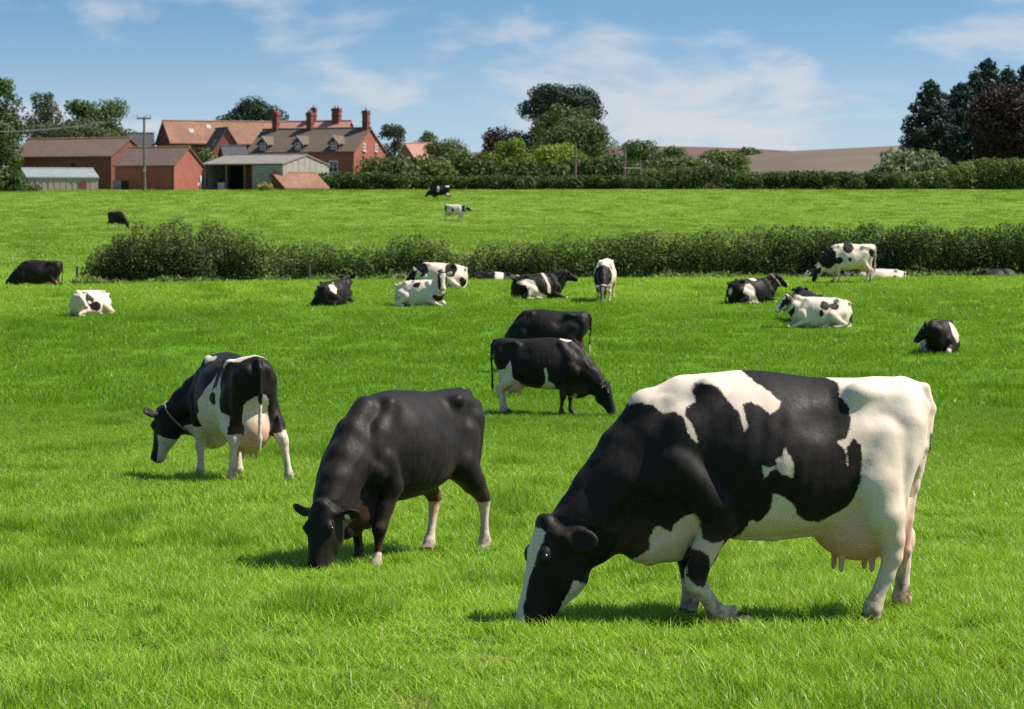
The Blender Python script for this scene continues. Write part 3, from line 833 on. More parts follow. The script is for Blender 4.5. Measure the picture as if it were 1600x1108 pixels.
def middle_hedge():
    G = 'hedge across the middle of the pasture'
    HL = [  # px0, px1, top row, Y, leaf kind, seed, upright, label
        (128, 215, 394, 109, 'bush', 31, .7, 'low olive willow scrub at the open left end of the hedge'),
        (165, 330, 364, 109, 'bush', 32, .9, 'tall olive willow bush with upright twigs in the hedge'),
        (255, 345, 346, 111, 'hedge', 33, .5, 'rounded green bush rising above the willow in the hedge'),
        (320, 415, 362, 109, 'hedge', 34, .5, 'dark bush right of the willow in the hedge'),
        (395, 535, 380, 109.5, 'hedge', 35, .2, 'long low brownish stretch of hedge behind the lying black cow'),
        (520, 640, 387, 109, 'hedge', 36, .2, 'lowest thin stretch of hedge left of the pointed bush'),
        (608, 690, 370, 109.5, 'hedge', 37, .4, 'pointed green bush standing up out of the low hedge'),
        (690, 760, 392, 109.5, 'bush', 38, .2, 'low yellowish gap in the hedge behind the lying cows'),
        (740, 850, 374, 109, 'bush', 39, .2, 'olive stretch of hedge above the dark saddled cow'),
        (840, 960, 367, 109, 'hedge', 40, .2, 'brown-green stretch of hedge left of the head-on cow'),
        (930, 1070, 360, 109, 'hedge', 41, .2, 'thick green stretch of hedge behind the head-on cow'),
        (1050, 1180, 357, 109, 'hedge', 42, .2, 'even green stretch of hedge behind the collared lying cow'),
        (1165, 1285, 346, 109, 'hedged', 43, .3, 'tall rounded dark bush in the hedge left of the white cow'),
        (1270, 1400, 352, 109, 'hedged', 44, .5, 'dark clipped stretch of hedge right behind the white grazing cow'),
        (1385, 1510, 352, 109, 'hedged', 45, .5, 'dark clipped stretch of hedge left of the field corner'),
        (1495, 1640, 348, 109, 'hedged', 46, .4, 'dark clipped end stretch of hedge by the black lying cow'),
    ]
    for x0, x1, top, Y, lk, sd, up, lab in HL:
        top += 9 if x0 > 1150 else 3
        px_bush(lab, x0, x1, top, Y, LM[lk], sd, 1.7, .060, 135, name='hedge', cat='hedge', group=G, upright=up, ragged=.30, taper=.12 if x0 > 230 else .5)
    # rank weeds along the hedge foot
    rng = np.random.default_rng(77)
    n = 17000
    px = rng.random(n) * 1500 + 110; Y = 106.8 + rng.normal(size=n) * .6
    x = (px - 800) / FPX * Y; g = ground(x, Y)
    hh = (.20 + .65 * fbm(x * .9, Y * .3, 0, 2)) * rng.random(n) ** .6
    P = np.stack([x, Y, g + hh], 1)
    Nn = np.tile([0, -.5, .8], (n, 1))
    o = foliage('rough_weeds', P, Nn, .13, LM['weed'], None, rng, aspect=3.2, flat=.2)
    tag(o, 'rank yellowish weeds and nettles along the hedge foot', 'weeds', kind='stuff')
    for px_, hgt, lab_ in ((119, 1.15, 'wooden fence post at the open end of the hedge by the willow scrub'), (482, 1.2, 'wooden fence post behind the black cow lying with its back turned'),
                         (866, 1.2, 'wooden fence post behind the black lying cow with a white belt')):
        p = far_base(px_, 106.6); mb = MB()
        mb.prism([(-.05, -.05, -.3), (.05, -.05, -.3), (.055, .05, -.3), (-.05, .05, -.3)], (.01, 0, hgt + .3))
        mb.prism([(-.05, -.05, hgt), (.06, -.05, hgt), (.065, .05, hgt), (-.04, .05, hgt)], (.02, 0, .06))
        o = mb.build('fence_post', M_POST); o.location = p
        tag(o, lab_, 'fence post', 'fence posts along the hedge foot')

M_POST = simple_mat('weathered_post', (0.13, 0.11, 0.085), (0.21, 0.185, 0.145), 9, .9, .3)

def far_greenery():
    T = lambda *a, **k: px_tree(*a, **k)
    T('dark broad tree at the left edge behind the low shed', -40, 40, 116, 285, LM['oak'], 101, leaf=.40, nl=56, low=.04)
    T('dark dense lower tree beside the low shed', -30, 33, 190, 278, LM['oak'], 119, leaf=.38, nl=34, low=.0)
    T('airy grey-green tree left of the barn', 34, 106, 145, 300, LM['grey'], 102, kind='airy', leaf=.34, nl=60, low=.05)
    T('rounded green tree above the long barn roof', 84, 166, 150, 315, LM['oak'], 103, leaf=.40, nl=30, low=.05)
    T('green tree beside the pole with its crown against the sky', 128, 214, 151, 312, LM['oak'], 104, leaf=.36, nl=30, low=.05)
    T('brownish scrub tree low behind the long barn', 40, 205, 182, 298, LM['grey'], 105, leaf=.36, nl=26, low=.1)
    T('dark domed tree rising behind the orange barn roof', 332, 458, 152, 350, LM['deep'], 106, kind='dome', leaf=.42, nl=52)
    T('airy birch beside the farmhouse gable', 586, 645, 195, 300, LM['grey'], 107, kind='airy', leaf=.32, nl=42, low=.1)
    T('small dark round tree behind the pink cottage roof', 646, 688, 201, 345, LM['oak'], 108, leaf=.36, nl=18)
    T('scrubby olive tree in front of the pink cottage', 655, 735, 216, 300, LM['bush'], 109, leaf=.32, nl=26, low=.1)
    T('dark copper-leaved tree beside the great dome tree', 742, 838, 199, 340, LM['copper'], 110, leaf=.40, nl=28, low=.1)
    T('great dark domed tree standing tallest on the skyline', 803, 950, 121, 370, LM['deep'], 111, kind='dome', leaf=.44, nl=78, low=.12, gap=.22)
    T('mid-green tree in front of the great dome tree', 828, 940, 160, 345, LM['oak'], 112, leaf=.42, nl=34, low=.1)
    T('lighter green tree low in front of the great dome tree', 835, 962, 186, 330, LM['oak'], 113, leaf=.40, nl=34, low=.05)
    T('bright green rounded tree below the copper tree', 755, 835, 215, 300, LM['green'], 114, leaf=.34, nl=26, low=.05)
    T('bright green rounded tree by the wooden post', 830, 925, 222, 302, LM['green'], 115, leaf=.34, nl=26, low=.05)
    T('round green tree left of the ploughed hill', 966, 1040, 217, 320, LM['oak'], 116, leaf=.36, nl=26, low=.1)
    T('small green tree against the dark ploughed field', 1025, 1080, 228, 322, LM['oak'], 117, leaf=.36, nl=20, low=.1)
    T('olive thorn tree in the gap between the far hedges', 1105, 1172, 236, 282, LM['hedge'], 118, leaf=.32, nl=22, low=.05)
    for i, (a, b, top, Y, sd, lab) in enumerate((
        (1424, 1482, 124, 330, 121, 'dark pine standing foremost at the edge of the conifer clump'),
        (1470, 1530, 128, 338, 122, 'shaggy dark conifer right of the foremost pine'),
        (1498, 1545, 107, 350, 123, 'slim conifer tip behind the shaggy one'),
        (1510, 1572, 91, 352, 124, 'tallest dark conifer of the clump'),
        (1545, 1600, 104, 356, 125, 'dark conifer between the tallest one and the copper beech'),
        (1572, 1640, 98, 352, 126, 'dark conifer rising over the copper beech'),
        (1610, 1690, 110, 350, 127, 'dark conifer at the outer edge of the clump'))):
        T(lab, (a + b) / 2 - (b - a) * .80, (a + b) / 2 + (b - a) * .80, top, Y, LM['pine'], sd, kind='conifer', leaf=.46, nl=40, low=.06, name='conifer', group='conifer clump', dens=17)
    T('big dark copper beech in front of the conifers', 1505, 1660, 130, 325, LM['copper'], 128, leaf=.42, nl=48, low=.04)
    G = 'hedges at the top of the far field'
    B = lambda *a, **k: px_bush(*a, **k)
    B('dark hedge below the farmhouse', 482, 640, 268, 275, LM['hedged'], 131, 2.2, .17, 24, name='hedge', cat='hedge', group=G, ragged=.15)
    B('dark hedge below the bright green trees', 630, 830, 274, 276, LM['hedged'], 132, 2.2, .17, 24, name='hedge', cat='hedge', group=G, ragged=.15, taper=.05)
    B('dark hedge below the great dome tree', 820, 1025, 273, 277, LM['hedged'], 133, 2.2, .17, 24, name='hedge', cat='hedge', group=G, ragged=.15)
    B('thin brownish scrub in the gap of the far hedges', 1005, 1160, 258, 279, LM['bush'], 134, 2.0, .17, 16, name='hedge', cat='hedge', group=G, ragged=.6)
    B('dark clipped hedge below the ploughed hill', 1150, 1400, 267, 274, LM['hedged'], 135, 2.6, .17, 26, name='hedge', cat='hedge', group=G, ragged=.10, taper=.10)
    B('brownish hedge below the pale willow', 1390, 1500, 267, 275, LM['hedge'], 136, 2.4, .17, 24, name='hedge', cat='hedge', group=G, ragged=.15, taper=.05)
    B('tall hedge below the copper beech', 1480, 1680, 247, 276, LM['hedge'], 137, 2.6, .17, 24, name='hedge', cat='hedge', group=G, ragged=.2)
    G2 = 'bushes round the farm'
    B('pale willow bush beside the conifers', 1372, 1480, 231, 284, LM['pale'], 138, 4.0, .34, 7, name='bush', group=G2, ragged=.3, taper=.6)
    B('leafy brown-green bush in front of the farmhouse gable', 560, 640, 246, 283, LM['bush'], 139, 2.6, .28, 8, group=G2, ragged=.5)
    B('dense green bush behind the farmhouse hedge', 615, 700, 243, 290, LM['hedge'], 140, 3, .30, 8, group=G2)
    B('green bush between the pink cottage and copper tree', 680, 770, 238, 292, LM['oak'], 141, 3, .30, 8, group=G2)
    B('dark bush under the bright green trees', 780, 880, 248, 290, LM['oak'], 142, 3, .30, 8, group=G2)
    B('grey-green bush behind the wooden post', 880, 985, 240, 292, LM['oak'], 143, 3, .30, 8, group=G2)
    B('loose scrub left of the thorn tree', 975, 1100, 246, 294, LM['bush'], 144, 3, .30, 7, group=G2, ragged=.6)
    B('tiny far bush on the skyline of the dark field', 1108, 1135, 229, 640, LM['oak'], 145, 3, .6, 3, group=G2, stems=False)
    B('second far bush on the skyline, beside the tiny one', 1138, 1160, 231, 640, LM['oak'], 146, 3, .6, 3, group=G2, stems=False)
    B('low far bush on the skyline nearest the dip', 1160, 1188, 233, 640, LM['oak'], 147, 3, .6, 3, group=G2, stems=False)
    B('scrub against the left end of the low shed', -30, 30, 262, 264, LM['oak'], 148, 2, .28, 8, group=G2)
    B('weedy clump at the foot of the low shed', 40, 62, 288, 262.5, LM['bush'], 149, 1, .2, 12, group=G2, stems=False)
    B('yellow flowering bush by the open shed', 404, 424, 286, 266, LM['yellow'], 150, 1, .2, 12, group=G2, stems=False)
    B('green elder bush between the barns', 300, 338, 228, 284, LM['oak'], 151, 2, .3, 9, group=G2)
# ------------------------------------------------------------------ cattle: implicit bodies meshed with surface nets
class Body:
    def __init__(s, lo, hi, vox):
        s.h = vox; s.lo = np.array(lo, float)
        n = np.ceil((np.array(hi) - s.lo) / vox).astype(int) + 1
        s.ax = [(s.lo[i] + np.arange(n[i]) * vox).astype(np.float32) for i in range(3)]
        s.V = np.full(n, 0.3, np.float32)
    def _sub(s, lo, hi, pad):
        sl = []; c = []
        for i in range(3):
            a = int(np.clip(math.floor((lo[i] - pad - s.lo[i]) / s.h), 0, len(s.ax[i])))
            b = int(np.clip(math.ceil((hi[i] + pad - s.lo[i]) / s.h) + 1, 0, len(s.ax[i])))
            sl.append(slice(a, b)); sh = [1, 1, 1]; sh[i] = b - a
            c.append(s.ax[i][a:b].reshape(sh))
        return tuple(sl), c
    def _mix(s, sl, d, k, sub=False):
        a = s.V[sl]
        if a.size == 0: return
        if sub:
            d = -d
            hh = np.clip(0.5 - 0.5 * (d - a) / k, 0, 1)      # smooth max(a, d)
            s.V[sl] = d + (a - d) * hh + k * hh * (1 - hh)
        else:
            hh = np.clip(0.5 + 0.5 * (d - a) / k, 0, 1)
            s.V[sl] = d + (a - d) * hh - k * hh * (1 - hh)
    def cone(s, a, b, ra, rb, k=0.03, flat=None, sub=False):
        a = np.array(a, float); b = np.array(b, float)
        lo = np.minimum(a - ra, b - rb); hi = np.maximum(a + ra, b + rb)
        sl, (x, y, z) = s._sub(lo, hi, k + 2 * s.h)
        ba = b - a; L = max(float(ba @ ba), 1e-9)
        t = np.clip(((x - a[0]) * ba[0] + (y - a[1]) * ba[1] + (z - a[2]) * ba[2]) / L, 0, 1)
        dx = x - a[0] - t * ba[0]; dy = y - a[1] - t * ba[1]; dz = z - a[2] - t * ba[2]
        if flat is not None:
            f, n = flat
            q = (dx * n[0] + dy * n[1] + dz * n[2]) * (f - 1)
            dx = dx + q * n[0]; dy = dy + q * n[1]; dz = dz + q * n[2]
        s._mix(sl, np.sqrt(dx * dx + dy * dy + dz * dz) - (ra + (rb - ra) * t), k, sub)
    def chain(s, pts, k=0.03, flat=None):
        for p, q in zip(pts[:-1], pts[1:]):
            s.cone(p[:3], q[:3], p[3], q[3], k, flat)
    def ell(s, c, r, k=0.03, axes=None, sub=False):
        c = np.array(c, float); rm = max(r)
        sl, (x, y, z) = s._sub(c - rm, c + rm, k + 2 * s.h)
        A = np.eye(3) if axes is None else np.array(axes, float)
        x = x - c[0]; y = y - c[1]; z = z - c[2]
        q = [(x * A[i][0] + y * A[i][1] + z * A[i][2]) / r[i] for i in range(3)]
        k0 = np.sqrt(q[0] ** 2 + q[1] ** 2 + q[2] ** 2)
        k1 = np.sqrt((q[0] / r[0]) ** 2 + (q[1] / r[1]) ** 2 + (q[2] / r[2]) ** 2)
        s._mix(sl, k0 * (k0 - 1) / np.maximum(k1, 1e-6), k, sub)
    def loft(s, org, A, L, U, st, k=0.05, up=2.0, dn=2.2, bias=0.5):
        """st rows: t, top, bottom, half width[, exponent]; A axis, L lateral, U up"""
        st = np.array(st, float)
        org = np.array(org, float); A = np.array(A); L = np.array(L); U = np.array(U)
        cs = []
        for r in st:
            for w in (-1, 1):
                for uu in (r[1], r[2]):
                    cs.append(org + A * r[0] + L * (w * r[3]) + U * uu)
        cs = np.array(cs)
        sl, (x, y, z) = s._sub(cs.min(0), cs.max(0), k + 2 * s.h)
        x = x - org[0]; y = y - org[1]; z = z - org[2]
        t = x * A[0] + y * A[1] + z * A[2]
        l = x * L[0] + y * L[1] + z * L[2]
        u = x * U[0] + y * U[1] + z * U[2]
        T = st[:, 0]; tc = np.clip(t, T[0], T[-1])
        xs = np.linspace(T[0], T[-1], 200)
        m = [_pchip(T, st[:, j]) for j in (1, 2, 3)]
        def ev(j):
            i = np.clip(np.searchsorted(T, xs, side='right') - 1, 0, len(T) - 2)
            h = T[i+1] - T[i]; q = (xs - T[i]) / h; Y = st[:, j]; M = m[j-1]
            return ((1+2*q)*(1-q)**2*Y[i] + q*(1-q)**2*h*M[i] + q*q*(3-2*q)*Y[i+1] + q*q*(q-1)*h*M[i+1])
        top = np.interp(tc, xs, ev(1)); bot = np.interp(tc, xs, ev(2)); w = np.interp(tc, xs, ev(3))
        mid = bot + (top - bot) * bias
        du = u - mid
        hu = np.where(du > 0, top - mid, mid - bot)
        n = np.where(du > 0, up, dn)
        if st.shape[1] > 4: n = n + np.interp(tc, T, st[:, 4])
        a = np.abs(l) / w + 1e-4; b = np.abs(du) / hu + 1e-4
        F = (a ** n + b ** n) ** (1 / n)
        g = np.sqrt((a ** (n - 1) / w) ** 2 + (b ** (n - 1) / hu) ** 2) * F ** (1 - n)
        d = np.clip((F - 1) / np.maximum(g, 1.0), -0.5, 1)
        ex = t - tc
        d = np.where(np.abs(ex) > 1e-6, np.sqrt(np.maximum(d, 0) ** 2 + ex ** 2), d)
        s._mix(sl, d.astype(np.float32), k)
    def mesh(s):
        V = s.V; nx, ny, nz = V.shape
        neg = V < 0
        cnt = np.zeros((nx-1, ny-1, nz-1), np.int8)
        for i in (0, 1):
            for j in (0, 1):
                for k in (0, 1):
                    cnt += neg[i:nx-1+i, j:ny-1+j, k:nz-1+k]
        act = (cnt > 0) & (cnt < 8)
        ci = np.argwhere(act)
        idx = np.full(act.shape, -1, np.int32); idx[act] = np.arange(len(ci))
        acc = np.zeros((len(ci), 3)); num = np.zeros(len(ci))
        corners = [(i, j, k) for i in (0, 1) for j in (0, 1) for k in (0, 1)]
        val = {c: V[ci[:, 0] + c[0], ci[:, 1] + c[1], ci[:, 2] + c[2]] for c in corners}
        for c in corners:
            for a in range(3):
                if c[a] == 0:
                    e = list(c); e[a] = 1; e = tuple(e)
                    v0, v1 = val[c], val[e]
                    mk = (v0 < 0) != (v1 < 0)
                    t = v0[mk] / (v0[mk] - v1[mk])
                    p = np.tile(np.array(c, float), (mk.sum(), 1)); p[:, a] = t
                    acc[mk] += p; num[mk] += 1
        P = s.lo + (ci + acc / num[:, None]) * s.h
        faces = []
        for a in range(3):
            b, c = (a + 1) % 3, (a + 2) % 3
            n0 = np.take(neg, range(0, neg.shape[a] - 1), a); n1 = np.take(neg, range(1, neg.shape[a]), a)
            e = np.argwhere(n0 != n1)
            e = e[(e[:, b] > 0) & (e[:, c] > 0) & (e[:, b] < V.shape[b] - 1) & (e[:, c] < V.shape[c] - 1)]
            def cell(db, dc):
                q = e.copy(); q[:, b] -= db; q[:, c] -= dc
                return idx[q[:, 0], q[:, 1], q[:, 2]]
            quad = np.stack([cell(1, 1), cell(0, 1), cell(0, 0), cell(1, 0)], 1)
            fl = ~neg[e[:, 0], e[:, 1], e[:, 2]]
            quad[fl] = quad[fl][:, ::-1]
            faces.append(quad)
        F = np.concatenate(faces)
        F = F[(F >= 0).all(1)]
        # light smoothing
        for _ in range(2):
            e = np.concatenate([F[:, [0, 1]], F[:, [1, 2]], F[:, [2, 3]], F[:, [3, 0]]])
            sm = np.zeros_like(P); ct = np.zeros(len(P))
            for q in range(3):
                sm[:, q] = np.bincount(e[:, 0], P[e[:, 1], q], len(P)) + np.bincount(e[:, 1], P[e[:, 0], q], len(P))
            ct = np.bincount(e[:, 0], minlength=len(P)) + np.bincount(e[:, 1], minlength=len(P))
            P = P * 0.5 + 0.5 * sm / np.maximum(ct, 1)[:, None]
        return P, F

def poly_sd(px, pz, poly):
    """signed distance to a polygon, positive inside"""
    poly = np.array(poly, float); n = len(poly)
    d = np.full(px.shape, 1e9); ins = np.zeros(px.shape, bool)
    for i in range(n):
        a = poly[i]; b = poly[(i + 1) % n]; e = b - a
        wx = px - a[0]; wz = pz - a[1]
        t = np.clip((wx * e[0] + wz * e[1]) / max(e @ e, 1e-12), 0, 1)
        d = np.minimum(d, (wx - t * e[0]) ** 2 + (wz - t * e[1]) ** 2)
        c = ((a[1] > pz) != (b[1] > pz))
        with np.errstate(divide='ignore', invalid='ignore'):
            xi = (b[0] - a[0]) * (pz - a[1]) / (b[1] - a[1]) + a[0]
        ins ^= c & (px < xi)
    return np.where(ins, 1, -1) * np.sqrt(d)

STAND = [(-.85, 1.30, 1.02, .05, .3), (-.80, 1.365, .90, .15, .5), (-.70, 1.40, .82, .23, .7), (-.56, 1.40, .72, .265, .7), (-.42, 1.395, .63, .285, .35),
         (-.25, 1.40, .55, .33, -.05), (0, 1.425, .50, .385, -.1), (.2, 1.44, .49, .375, -.1), (.4, 1.43, .50, .315, 0), (.55, 1.40, .48, .26, 0),
         (.68, 1.33, .44, .215, 0), (.80, 1.20, .44, .16, 0), (.88, 1.05, .55, .08, 0)]
LIE = [(-.86, .52, .20, .06, .3), (-.80, .66, .08, .17, .4), (-.70, .76, .0, .26, .6), (-.55, .83, -.04, .33, .5), (-.40, .855, -.05, .37, .3),
       (-.15, .87, -.06, .44, .2), (.1, .89, -.06, .455, .2), (.3, .90, -.05, .41, .1), (.5, .89, -.02, .32, 0),
       (.66, .83, .02, .25, 0), (.78, .74, .08, .19, 0), (.88, .60, .22, .09, 0)]
HEAD = [(-.035, .015, -.08, .05), (-.01, .045, -.13, .085), (.05, .055, -.205, .105), (.13, .052, -.262, .110), (.20, .045, -.285, .105), (.28, .038, -.255, .088),
        (.36, .033, -.195, .073), (.43, .030, -.160, .070), (.49, .024, -.145, .078), (.53, .006, -.115, .068), (.553, -.025, -.085, .04)]

def fore_leg(s, dx=0.0, dy=0.0):
    J = [(.62, .195, .92, .125), (.50, .215, .72, .108), (.515, .205, .56, .075), (.525, .20, .43, .056), (.537, .20, .385, .060), (.525, .20, .32, .040), (.52, .20, .17, .033), (.526, .20, .115, .049), (.55, .20, .075, .042)]
    return [(x + dx * (1 - min(z / .9, 1)), s * (y + dy * (1 - min(z / .9, 1))), z, r) for x, y, z, r in J]
def hind_leg(s, dx=0.0, dy=0.0):
    J = [(-.54, .115, 1.02, .175), (-.43, .185, .80, .145), (-.55, .215, .64, .100), (-.675, .205, .515, .062), (-.70, .20, .47, .056), (-.69, .20, .40, .042), (-.665, .20, .18, .035), (-.655, .20, .12, .050), (-.63, .20, .075, .044)]
    return [(x + dx * (1 - min(z / 1.0, 1)), s * (y + dy * (1 - min(z / 1.0, 1))), z, r) for x, y, z, r in J]

def cow_body(spec):
    """spec: lying, vox, poll, pitch, yaw, hs, legs, neck, tail, udder, ears"""
    lying = spec.get('lying', False)
    vox = spec['vox']
    hs = spec.get('hs', 1.0)
    poll = np.array(spec['poll'], float)
    p, yw = R(spec['pitch']), R(spec.get('yaw', 0))
    roll = R(spec.get('roll', 0))
    A = np.array([math.cos(p) * math.cos(yw), math.cos(p) * math.sin(yw), -math.sin(p)])
    U = np.array([math.sin(p) * math.cos(yw), math.sin(p) * math.sin(yw), math.cos(p)])
    L = np.cross(U, A)
    U, L = U * math.cos(roll) + L * math.sin(roll), L * math.cos(roll) - U * math.sin(roll)
    H = lambda t, u, l: poll + hs * (A * t + U * u + L * l)
    muz = H(.56, 0, 0)
    lo = np.minimum([-1.08, -.66, -.12], np.minimum(muz, poll) - .3)
    hi = np.maximum([.98, .66, (1.05 if lying else 1.52)], np.maximum(muz, poll) + .3)
    lo[2] = max(lo[2], -.12)
    B = Body(lo, hi, vox)
    B.loft((0, 0, 0), (1, 0, 0), (0, 1, 0), (0, 0, 1), spec.get('trunk', LIE if lying else STAND), .04, up=1.75, dn=2.3, bias=.47)
    zo = -.50 if lying else 0.0
    for s in (-1, 1):
        B.ell((-.41, s * (.205 if not lying else .24), 1.32 + zo), (.07, .045, .045), .10)      # hook bones
        B.ell((-.80, s * .115, 1.23 + zo * 1.06), (.05, .045, .06), .06)                       # pin bones
        if not lying:
            B.cone((-.40, s * .205, 1.335), (-.80, s * .11, 1.255), .028, .03, .05)      # pelvis ridge from hook to pin bone
            B.ell((-.19, s * .385, 1.205), (.14, .10, .11), .09, sub=True)        # hollow of the flank
            B.ell((-.60, s * .27, 1.20), (.13, .045, .09), .07, sub=True)         # hollow behind the hook bone
            B.cone((.43, s * .13, 1.33), (.70, s * .185, .84), .075, .115, .05)   # shoulder blade
            B.ell((.58, s * .17, 1.02), (.15, .10, .22), .06)
            B.cone((-.70, s * .13, 1.14), (-.635, s * .175, .74), .12, .07, .06)   # buttock
        else:
            B.cone((.45, s * .15, .80), (.70, s * .2, .40), .09, .13, .06)
            B.ell((-.18, s * .45, .74), (.13, .10, .09), .09, sub=True)
    if not lying:
        B.chain([(.62, 0, .52, .16), (.75, 0, .50, .13), (.83, 0, .60, .10)], .07)             # brisket
    # neck
    neck = spec.get('neck')
    if neck is None:
        c0 = np.array([.58, 0, 1.31 + zo * .98]); c1 = H(-.01, -.055, 0)
        m0 = np.array([.70, 0, .98 + zo * .85]); m1 = H(.06, -.11, 0)
        l0 = np.array([.76, 0, .64 + zo * .62]); l1 = H(.10, -.16, 0)
        def bez(a, b, r0, r1, lift, n=4):
            c = (a + b) / 2 + np.array([.06, 0, lift]); c[1] = a[1] + (b[1] - a[1]) * .35
            out = []
            for i in range(n + 1):
                t = i / n
                q = a * (1 - t) ** 2 + c * 2 * t * (1 - t) + b * t * t
                out.append((*q, r0 + (r1 - r0) * t))
            return out
        lf = spec.get('lift', .06)
        neck = [bez(c0, c1, .09, .07 * hs, lf), bez(m0, m1, .215, .105 * hs, lf * .7), bez(l0, l1, .15, .085 * hs, lf * .2)]
    for ch in neck:
        B.chain(ch, .06)
    # head
    st = [(a * hs, b * hs, c * hs, d * hs) for a, b, c, d in HEAD]
    B.loft(poll, A, L, U, st, .045, up=2.5, dn=2.1, bias=.62)
    for s in (-1, 1):
        B.ell(H(.145, .012, s * .088), (.05 * hs, .032 * hs, .036 * hs), .02, axes=(A, L, U))      # eye sockets
        B.ell(H(.20, -.15, s * .075), (.09 * hs, .035 * hs, .075 * hs), .04, axes=(A, L, U))        # cheeks
        B.ell(H(.51, -.012, s * .042), (.035 * hs, .03 * hs, .025 * hs), .02, axes=(A, L, U))       # nostril wings
        if vox < .016:
            B.ell(H(.545, -.018, s * .046), (.012 * hs, .018 * hs, .008 * hs), .008, axes=(A, L, U), sub=True)
            B.cone(H(.53, -.085, s * .06), H(.38, -.10, s * .075), .008, .006, .012, sub=True)      # mouth line
    B.ell(H(-.02, .03, 0), (.045 * hs, .065 * hs, .035 * hs), .03, axes=(A, L, U))                  # poll tuft
    ears = spec.get('ears', {1: (-.25, -.12, .9), -1: (-.25, -.12, .9)})
    for s in (-1, 1):
        ea, eu, el = ears[s]
        d = A * ea + U * eu + L * (s * el); d /= np.linalg.norm(d)
        b0 = H(.035, -.02, s * .09)
        nrm = np.array(spec['earn'][s], float) if 'earn' in spec else U * .55 + A * .75
        nrm -= d * (nrm @ d); nrm /= np.linalg.norm(nrm)
        w = np.cross(nrm, d)
        th = max(.016, vox * .9)
        B.cone(b0, b0 + d * .05 * hs, .03 * hs, .034 * hs, .025)
        c = b0 + d * .125 * hs
        B.ell(c, (.09 * hs, .066 * hs, th * 1.25), .02, axes=(d, w, nrm))
        if vox < .016:
            B.ell(c + nrm * .018, (.06 * hs, .034 * hs, .010), .012, axes=(d, w, nrm), sub=True)
    if not lying:      # dewlap
        dl = spec.get('dewlap', .05)
        b0, b1 = np.array([.80, 0, .50]), H(.02, -.24, 0)
        B.chain([(.74, 0, .44 - dl * .5, .05), (*(b0 * .6 + b1 * .4 - np.array([.02, 0, dl])), .035), (*(b0 * .3 + b1 * .7), .03)], .07)
    # legs
    hooves = []
    for leg in spec['legs']:
        B.chain(leg['j'], leg.get('k', .022), leg.get('flat'))
        e = np.array(leg['j'][-1][:3]); hv = np.array(leg.get('hoof', (.055, 0, -.045)))
        B.cone(e, e + hv, .044, max(.050, vox), .012)
        if 'dew' not in leg and not lying:
            B.ell(e + np.array((-.045, 0, .045)), (.018, .03, .016), .012)
        hooves.append(e + hv * .9)
        if not lying and leg['j'][0][0] < 0:            # heel bone and tendon above the hock
            p4 = np.array(leg['j'][4][:3]); p2 = np.array(leg['j'][2][:3])
            B.chain([(*(p4 + (-.028, 0, .045)), .034), (*(p4 * .5 + p2 * .5 + (-.052, 0, .03)), .020), (*(p2 + (-.075, 0, .09)), .03)], .02)
    # udder
    ud = spec.get('udder', 1.0)
    if ud > 0 and not lying:
        B.ell((-.47, 0, .60), (.24 * ud, .175 * ud, .20 * ud), .06)
        B.ell((-.62, 0, .66), (.13, .15 * ud, .20 * ud), .05)
        B.chain([(-.20, .05, .56, .05), (.05, .09, .515, .022), (.25, .12, .52, .015)], .04)     # milk vein
        for tx, ty in ((-.35, .075), (-.35, -.075), (-.53, .07), (-.53, -.07)):
            B.cone((tx, ty, .66 - .20 * ud), (tx + .005, ty * 1.1, .60 - .20 * ud - .045), .024, .016, .02)
    # tail
    tail = spec.get('tail')
    if tail is None:
        tail = [(-.72, 0, 1.36, .045), (-.84, 0, 1.345, .032), (-.885, 0, 1.26, .028), (-.89, 0, 1.0, .024), (-.865, 0, .70, .021), (-.86, 0, .52, .03), (-.86, 0, .36, .012)] if not lying else \
               [(-.70, 0, .76, .045), (-.81, .02, .68, .032), (-.86, .09, .44, .026), (-.83, .22, .16, .024), (-.76, .36, .05, .032), (-.66, .46, .03, .02)]
    B.chain([(a, b, c, max(d, vox * .75)) for a, b, c, d in tail], .025)
    P, F = B.mesh()
    fr = dict(poll=poll, A=A, U=U, L=L, hs=hs, H=H, hooves=hooves)
    return P, F, fr

